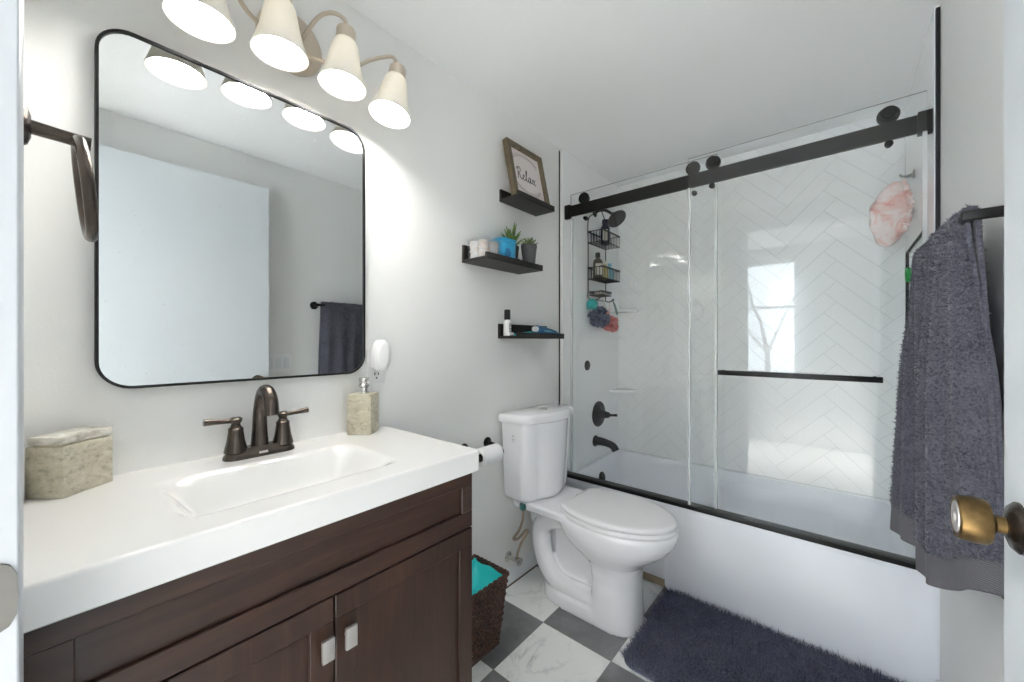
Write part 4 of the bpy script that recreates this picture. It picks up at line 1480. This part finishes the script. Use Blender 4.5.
def glass_door(label, x0, x1, yg, rx_, front):
    t = thing('sliding_glass_door', label, 'glass door', ((x0 + x1) / 2, yg, 0.44), 'sliding shower doors')
    gp = obj('glass_pane', B().box(x0, yg - 0.004, RIM + 0.0182, x1, yg + 0.004, 2.050), 'glass', t, smooth=0, mats=['glass', 'glassedge'])
    for pl_ in gp.data.polygons:
        if abs(pl_.normal.y) < 0.5:
            pl_.material_index = 1
    for xs_ in (x0, x1 - 0.011):
        obj('edge_seal', B().box(xs_, yg - 0.0062, RIM + 0.020, xs_ + 0.011, yg + 0.0062, 1.912), 'seal', t, smooth=0)
    for x in rx_:
        rl = obj('roller', B().lathe([(0.031, -0.0058), (0.031, -0.003), (0.028, -0.002), (0.028, 0.002), (0.031, 0.003), (0.031, 0.0058)], (x, 1.928, 2.0065), (0, 1, 0), 32), 'black', t, smooth=30)
        ya, yb_ = (1.922, yg - 0.004 - 0.011) if front else (1.934, yg + 0.004 + 0.011)
        b = B().cyl((x, ya, 2.0065), (x, yb_, 2.0065), 0.011, k=20)
        yo = yg - 0.0042 if front else yg + 0.0042
        s = -1 if front else 1
        b.lathe([(0.023, 0.0), (0.023, 0.008), (0.020, 0.011), (0.0, 0.012)], (x, yo, 2.0065), (0, s, 0), 28, cap1=False)
        obj('roller_cap', b, 'black', rl)
        b = B().lathe([(0.012, 0.0), (0.012, 0.008), (0.009, 0.010), (0.0, 0.0105)], (x, yo, 1.897), (0, s, 0), 20, cap1=False)
        b.cyl((x, 1.922 if front else 1.934, 1.897), (x, yo, 1.897), 0.009, k=16)
        obj('anti_lift_knob', b, 'black', rl)
    return t


gd = glass_door('left sliding glass shower door, behind the black rail', 0.050, 0.822, 1.9435, (0.144, 0.722), False)
gd2 = glass_door('right sliding glass shower door with the black bar handle', 0.705, 1.472, 1.9125, (0.808, 1.378), True)
b = B().box(0.838, 1.874, 1.052, 1.362, 1.884, 1.073, 0.002)
hb = obj('bar_handle', b, 'black', gd2)
for x in (0.856, 1.342):
    obj('standoff', B().cyl((x, 1.883, 1.066), (x, 1.9083, 1.066), 0.008, k=16), 'black', hb)
gdm = B().lathe([(0.013, 0), (0.013, 0.02), (0.008, 0.024)], (0.80, 1.930, RIM + 0.018), k=16)
o = obj('door_guide', gdm, 'clear')
tag(o, 'small clear plastic guide on the track between both glass doors', 'guide')

# ------------------------------------------------------------------ shower cap on its hook
hk = thing('wall_hook', 'small grey hook high on the right shower wall', 'hook', (1.48, 2.34, 1.885))
b = B().lathe([(0.018, 0.0), (0.018, 0.004), (0.014, 0.007)], (RS, 2.34, 1.905), (-1, 0, 0), 20)
b.tube([(1.484, 2.34, 1.905), (1.465, 2.34, 1.900), (1.448, 2.34, 1.903), (1.442, 2.34, 1.912)], 0.005, 10)
obj('hook_body', b, 'hookgrey', hk)
capm = thing('bathing_hat', 'pink and white marbled shower cap hanging from the wall hook', 'shower cap', (1.41, 2.34, 1.61))
cc0 = Vector((1.410, 2.335, 1.748))
rs_ = np.random.RandomState(8)
kk = rs_.normal(size=(14, 3)) * np.array([26, 26, 30])
pp = rs_.uniform(0, 6.28, 14)


def cappt(u_, v_):
    a = 2 * PI * u_
    t = PI * v_
    d = Vector((math.sin(t) * math.cos(a), math.sin(t) * math.sin(a), math.cos(t)))
    nse = sum(math.sin(d.x * kk[i][0] * .16 + d.y * kk[i][1] * .16 + d.z * kk[i][2] * .16 + pp[i]) for i in range(14)) / 14
    fold = 0.9 + 0.28 * nse
    wz = 0.136 if d.z > 0 else 0.140
    p = Vector((d.x * 0.070 * fold, d.y * 0.060 * fold, d.z * wz))
    if d.z > 0:
        p.x = p.x * (1 - 0.15 * d.z ** 2) + 0.018 * d.z ** 2
    if d.z < 0:
        p.x -= 0.010 * d.z ** 2
    return cc0 + p


obj('cap_film', B().grid(cappt, 72, 40, closed_u=True), 'cap', capm, smooth=60)
fr = []
for i in range(120):
    v_ = i / 119
    z = 1.870 - 0.215 * v_
    x = 1.447 + 0.022 * math.sin(PI * v_) + 0.006 * math.sin(i * 1.1)
    fr.append((x, 2.29 + 0.005 * math.sin(i * 0.9), z))
obj('gathered_edge', B().tube(fr, [0.006 + 0.0025 * math.sin(i * 1.7) for i in range(120)], 7), 'cap', capm, smooth=60)

# bottles in the niche
bottle('niche_bottle', 'white bottle with a green cap in the right wall niche', (1.518, 2.540, NZ0 + 0.001), 0.030, 0.130, 0.014, 'white', 'leafgreen', cat='bottle', caph=0.030)
bottle('niche_bottle', 'white bottle with a dark label in wall niche behind the towel', (1.522, 2.44, NZ0 + 0.001), 0.030, 0.130, 0.014, 'white', 'white', (150, 230), cat='bottle')
gl = thing('scrub_brush', 'bright green brush leaning at the far end of the wall niche', 'brush', (1.500, 2.49, NZ0))
b = B().tube([(1.515, 2.492, NZ0 + 0.002), (1.505, 2.492, NZ0 + 0.12), (1.493, 2.492, NZ0 + 0.20)], [0.006, 0.006, 0.007], 10)
obj('brush_handle', b, 'leafgreen', gl)
b = B().loft([egg2 for egg2 in [[(1.488 + 0.010 * k + 0.0, 2.492 + r_ * 0.75 * math.cos(2 * PI * i / 24), NZ0 + 0.225 + r_ * math.sin(2 * PI * i / 24)) for i in range(24)] for k, r_ in ((-1.6, 0.026), (-1.2, 0.032), (0.6, 0.032), (1.0, 0.026))]])
obj('brush_pad', b, 'leafgreen', gl, smooth=50)

# ------------------------------------------------------------------ towel bar and towel
tbar = thing('towel_bar', 'black towel bar on the right wall behind the open door', 'towel bar', (1.50, 1.46, 1.44))
obj('bar', B().box(1.427, 1.127, 1.431, 1.443, 1.80, 1.447, 0.002), 'black', tbar, smooth=0)
for yy in (1.127, 1.80):
    b = B().lathe([(0.026, 0.0), (0.026, 0.006), (0.022, 0.010)], (1.50, yy, 1.439), (-1, 0, 0), 28)
    b.box(1.424, yy - 0.009, 1.430, 1.492, yy + 0.009, 1.448, 0.002)
    obj('post', b, 'black', tbar)

tw = thing('bath_towel', 'charcoal grey bath towel hanging in folds over the towel bar', 'towel', (1.43, 1.46, 0.65))
# plan lines of the front layer: at the bar and at the hem (from the near edge to the far edge)
TOPL = [(1.436, 1.150), (1.424, 1.20), (1.420, 1.28), (1.416, 1.36), (1.421, 1.42), (1.416, 1.50), (1.412, 1.58), (1.419, 1.66), (1.424, 1.70), (1.432, 1.725)]
HEML = [(1.480, 1.140), (1.434, 1.20), (1.402, 1.28), (1.394, 1.345), (1.404, 1.390), (1.446, 1.420), (1.408, 1.48), (1.380, 1.53), (1.366, 1.585), (1.374, 1.625)]
MIDL = [(1.470, 1.146), (1.428, 1.20), (1.404, 1.27), (1.394, 1.335), (1.408, 1.385), (1.440, 1.422), (1.404, 1.50), (1.390, 1.55), (1.386, 1.61), (1.395, 1.650)]
BKT = [(1.450, 1.150 + 0.575 * i / 9) for i in range(10)]
BKB = [(1.484 - 0.005 * (i % 2), 1.140 + 0.52 * i / 9) for i in range(10)]
NU = 90
sp_ = [spline([(x, y, 0) for x, y in q], 10) for q in (TOPL, MIDL, HEML, BKT, BKB)]


def at(q, u_):
    f = u_ * (len(q) - 1)
    i = min(int(f), len(q) - 2)
    return q[i].lerp(q[i + 1], f - i)


ZT, ZF, ZBK = 1.447, 0.648, 0.715


def towel(u_, s):
    """s: 0 front hem .. 0.5 bar .. 1 back hem"""
    hemlift = 0.075 * sstep((0.24 - u_) / 0.24)
    if s <= 0.47:
        t = s / 0.47       # 0 hem, 1 top
        d = 1 - t
        a, m_, h = at(sp_[0], u_), at(sp_[1], u_), at(sp_[2], u_)
        if d < 0.5:
            k_ = sstep(d / 0.5) * 0.55 + (d / 0.5) * 0.45
            p = a.lerp(m_, k_)
        else:
            p = m_.lerp(h, (d - 0.5) / 0.5)
        z = ZF + hemlift + (ZT - ZF - hemlift) * t
        p = p + Vector((0.0055 * math.sin(u_ * 46 + 1.5 * d) * min(1, d * 3), 0, 0))
        return Vector((p.x, p.y, z))
    if s < 0.53:
        t = (s - 0.47) / 0.06
        a, c_ = at(sp_[0], u_), at(sp_[3], u_)
        p = a.lerp(c_, t)
        return Vector((p.x, p.y, ZT + 0.012 * math.sin(PI * t)))
    t = (s - 0.53) / 0.47
    a, c_ = at(sp_[3], u_), at(sp_[4], u_)
    p = a.lerp(c_, t)
    return Vector((p.x, p.y, ZT + (ZBK - ZT) * t))


def towel_piece(s0, s1, ns):
    return B().grid(lambda u_, v_: towel(u_, s0 + (s1 - s0) * v_), NU, ns)


BAND = 0.040
tbody = solid(obj('terry_cloth', towel_piece(BAND, 1 - BAND, 120), 'towel', tw, smooth=80), 0.007)
for s0, s1 in ((0.0, BAND), (1 - BAND, 1.0)):
    o = solid(obj('woven_border', towel_piece(s0, s1, 10), 'band', tw, smooth=80), 0.005)
    o['label'] = 'flat woven band at the towel hem'


def fibres(sample, n_, length, width, seed, bend, segs=2):
    """sample(rng, n) -> points, normals; returns blade vertices and faces"""
    rng = np.random.RandomState(seed)
    P, Nn = sample(rng, n_)
    d = Nn + rng.normal(size=P.shape) * bend
    d /= np.linalg.norm(d, axis=1, keepdims=True)
    tdir = np.cross(d, rng.normal(size=P.shape))
    tdir /= np.linalg.norm(tdir, axis=1, keepdims=True)
    Ln = length * rng.uniform(0.6, 1.2, (len(P), 1))
    w_ = width * rng.uniform(0.7, 1.2, (len(P), 1))
    droop = rng.normal(size=P.shape) * bend * 0.7
    mid = P + d * Ln * 0.55
    tip = P + (d + droop) * Ln
    V = np.stack([P - tdir * w_, P + tdir * w_, mid + tdir * w_, mid - tdir * w_, tip], 1).reshape(-1, 3)
    k_ = np.arange(len(P)) * 5
    F = [[a, a + 1, a + 2, a + 3] for a in k_.tolist()] + [[a + 3, a + 2, a + 4] for a in k_.tolist()]
    return V, F


def towel_sample(rng, n_):
    U = rng.uniform(0, 1, n_)
    Sg = np.where(rng.uniform(0, 1, n_) < 0.8, rng.uniform(BAND, 0.5, n_), rng.uniform(0.5, 1 - BAND, n_))
    P, Q = [], []
    for u_, s in zip(U, Sg):
        e = 1e-3
        p = towel(u_, s)
        du = towel(min(1, u_ + e), s) - towel(max(0, u_ - e), s)
        ds = towel(u_, min(1, s + e)) - towel(u_, max(0, s - e))
        nn = du.cross(ds)
        if nn.length < 1e-12:
            nn = Vector((-1, 0, 0))
        nn.normalize()
        sgn = -1 if nn.x > 0 and s < 0.47 else 1
        if s > 0.53:
            sgn = 1 if nn.x > 0 else -1
            if rng.uniform() < 0.6:
                sgn = -sgn
        if 0.47 <= s <= 0.53:
            sgn = 1 if nn.z > 0 else -1
        nn = nn * sgn
        P.append(p + nn * 0.0034)
        Q.append(nn)
    return np.array(P), np.array(Q)


V, F = fibres(towel_sample, 26000, 0.0055, 0.0011, 3, 0.55)
o = raw_mesh('terry_pile', V, F, 'towel', tw)
o['kind'] = 'stuff'

# ------------------------------------------------------------------ bath mat
mt = thing('bath_mat', 'navy grey shaggy bath mat on the floor along the bathtub', 'bath mat', (1.05, 1.60, 0))
mx0, mx1, my0_, my1_ = 0.622, 1.483, 1.36, 1.890


def mat_h(x, y):
    h = 0.012
    e = (y - (my1_ - 0.05)) / 0.05
    if e > 0:
        h += 0.012 * e * e
    return h + 0.003 * math.sin(9 * x + 2) * math.sin(11 * y)


b = B().loft([rrect(mx0, mx1, my0_, my1_, 0.045, z, 8) for z in (0.0008, 0.008)])
obj('backing', b, 'mat', mt, smooth=50)


def mat_sample(rng, n_):
    X = rng.uniform(mx0 + 0.002, mx1 - 0.002, n_ * 2)
    Y = rng.uniform(my0_ + 0.002, my1_ - 0.002, n_ * 2)
    r_ = 0.045
    dx = np.maximum(np.maximum(mx0 + r_ - X, X - (mx1 - r_)), 0)
    dy = np.maximum(np.maximum(my0_ + r_ - Y, Y - (my1_ - r_)), 0)
    ok = dx * dx + dy * dy < r_ * r_
    X, Y = X[ok][:n_], Y[ok][:n_]
    Z = np.full_like(X, 0.007)
    cl_x = np.sin(X * 23 + 3 * np.sin(Y * 17)) * 0.35
    cl_y = np.sin(Y * 27 + 2.5 * np.sin(X * 21)) * 0.35
    cl_x -= np.clip((mx0 + 0.02 - X) / 0.02, 0, 1) * 0.4
    cl_y = cl_y - np.clip((my0_ + 0.02 - Y) / 0.02, 0, 1) * 0.4
    far = np.clip((Y - (my1_ - 0.015)) / 0.015, 0, 1)
    cl_y = cl_y * (1 - far) - far * 0.3
    cl_x = cl_x - np.clip((X - (mx1 - 0.02)) / 0.02, 0, 1) * 0.6
    Nn = np.stack([cl_x, cl_y, np.ones_like(X)], 1)
    return np.stack([X, Y, Z], 1), Nn / np.linalg.norm(Nn, axis=1, keepdims=True)


V, F = fibres(mat_sample, 52000, 0.026, 0.0016, 9, 0.42)
V[:, 1] = np.minimum(V[:, 1], 1.8940)
V[:, 0] = np.minimum(V[:, 0], 1.4865)
V[:, 2] = np.maximum(V[:, 2], 0.001)
o = raw_mesh('shag_pile', V, F, 'mat', mt)
o['kind'] = 'stuff'

# ------------------------------------------------------------------ open door with its knob, strike plate, switches
dv = Vector((1.416 - 1.428, 0.83 - 0.02, 0)).normalized()
dn = Vector((-dv.y, dv.x, 0))     # towards the room (minus x)
HP = Vector((1.428, 0.0, 0))


def dp(u_, d_, z):
    p = HP + dv * u_ - Vector((dn.x, dn.y, 0)) * d_
    return (p.x, p.y, z)


b = B().loft([[dp(0.0, 0, z), dp(0.832, 0, z), dp(0.832, 0.035, z), dp(0.0, 0.035, z)] for z in (0.012, 2.115)])
dr = struct('door_1', b, 'door', bevel=0.0015, smooth=0)
kz, ku = 0.968, 0.772
kp = Vector(dp(ku, 0, kz))
kn = Vector((dn.x, dn.y, 0))
if kn.x > 0:
    kn = -kn
b = B().lathe([(0.031, -0.001), (0.031, 0.003), (0.026, 0.008), (0.014, 0.012)], kp, kn, 32)
rs = obj('rosette', b, 'bronze', dr, smooth=40)
b = B().lathe([(0.0105, 0.006), (0.0105, 0.020), (0.014, 0.023), (0.026, 0.0255), (0.0285, 0.029), (0.0290, 0.040), (0.0275, 0.052), (0.0255, 0.054), (0.0245, 0.0525), (0.020, 0.0530)], kp, kn, 40)
kb = obj('door_knob', b, 'brass', dr, smooth=35)
kb['label'] = 'round aged brass door knob'
b = B().lathe([(0.0200, 0.0528), (0.0195, 0.0545), (0.008, 0.0545), (0.007, 0.0565), (0.0, 0.057)], kp, kn, 32, cap1=False)
obj('knob_face', b, 'knobnickel', kb, smooth=35)

b = B().prism([(-0.024, -0.036), (-0.030, -0.034), (-0.034, -0.036), (-0.070, -0.036), (-0.070, 0.036), (-0.034, 0.036), (-0.0245, 0.030), (-0.022, 0.015), (-0.022, -0.015), (-0.0245, -0.030)][2:] if False else
              [(-0.070, -0.034), (-0.036, -0.034), (-0.029, -0.030), (-0.0245, -0.020), (-0.0235, 0.0), (-0.0245, 0.020), (-0.029, 0.030), (-0.036, 0.034), (-0.070, 0.034)],
              lambda u_, v_, d_: (d_, u_, 0.949 + v_), JX0, JX0 + 0.002)
st = obj('strike_plate', b, 'strike', smooth=0)
tag(st, 'rounded metal strike plate on the door jamb at left', 'strike plate')
obj('latch_hole', B().box(JX0 + 0.0015, -0.060, 0.937, JX0 + 0.0024, -0.036, 0.961), 'blackpl', st, smooth=0)
for zz in (0.925, 0.973):
    obj('screw', B().cyl((JX0 + 0.001, -0.040, zz), (JX0 + 0.003, -0.040, zz), 0.0035, k=12), 'bronze', st)

sw = thing('light_switch', 'white three-gang light switch plate on right wall, seen in the mirror', 'light switch', (1.5, 0.915, 1.06))
obj('switch_plate', B().box(1.494, 0.835, 0.998, 1.5, 0.985, 1.122, 0.003), 'white', sw)
for i in range(3):
    y = 0.864 + i * 0.046
    obj('rocker', B().box(1.4905, y - 0.016, 1.026, 1.4945, y + 0.016, 1.094, 0.0015), 'trim', sw)

# ------------------------------------------------------------------ added bedroom fill lamps and the tree outside the window
for dx, wh in ((0.45, 'nearest the window side'), (1.25, 'in the middle of the row'), (2.0, 'farthest from the window side')):
    cl_ = thing('added_fill_lamp', 'added ceiling fill lamp in the unseen bedroom behind the doorway, ' + wh, 'ceiling light', (dx, -1.05, ZC), 'added fill lamps')
    obj('lamp_trim', B().lathe([(0.085, -0.001), (0.085, -0.004), (0.074, -0.006), (0.072, -0.002)], (dx, -1.05, ZC), k=36), 'trim', cl_)
    obj('lens', B().lathe([(0.071, -0.001), (0.071, -0.003), (0.0, -0.003)], (dx, -1.05, ZC), k=36, cap1=False), 'fill_glow', cl_, smooth=60)
tre = thing('bare_tree', 'bare branching tree outside the bedroom window', 'tree', (0.2, -5.2, -0.3))
rt = random.Random(11)
b = B()


def branch(p, d, l, r_, depth):
    q = [p]
    for i in range(3):
        d = (d + Vector((rt.uniform(-.25, .25), rt.uniform(-.2, .2), rt.uniform(-.05, .2)))).normalized()
        q.append(q[-1] + d * l / 3)
    b.tube(q, [r_, r_ * .85, r_ * .7, r_ * .5], 6)
    if depth:
        for i in range(3):
            dd = (d + Vector((rt.uniform(-.9, .9), rt.uniform(-.6, .6), rt.uniform(-.2, .5)))).normalized()
            branch(q[rt.choice((2, 3))], dd, l * 0.72, r_ * 0.55, depth - 1)


branch(Vector((0.2, -5.2, -0.3)), Vector((0, 0, 1)), 1.9, 0.06, 6)
obj('trunk_and_branches', b, 'bark', tre, smooth=60)
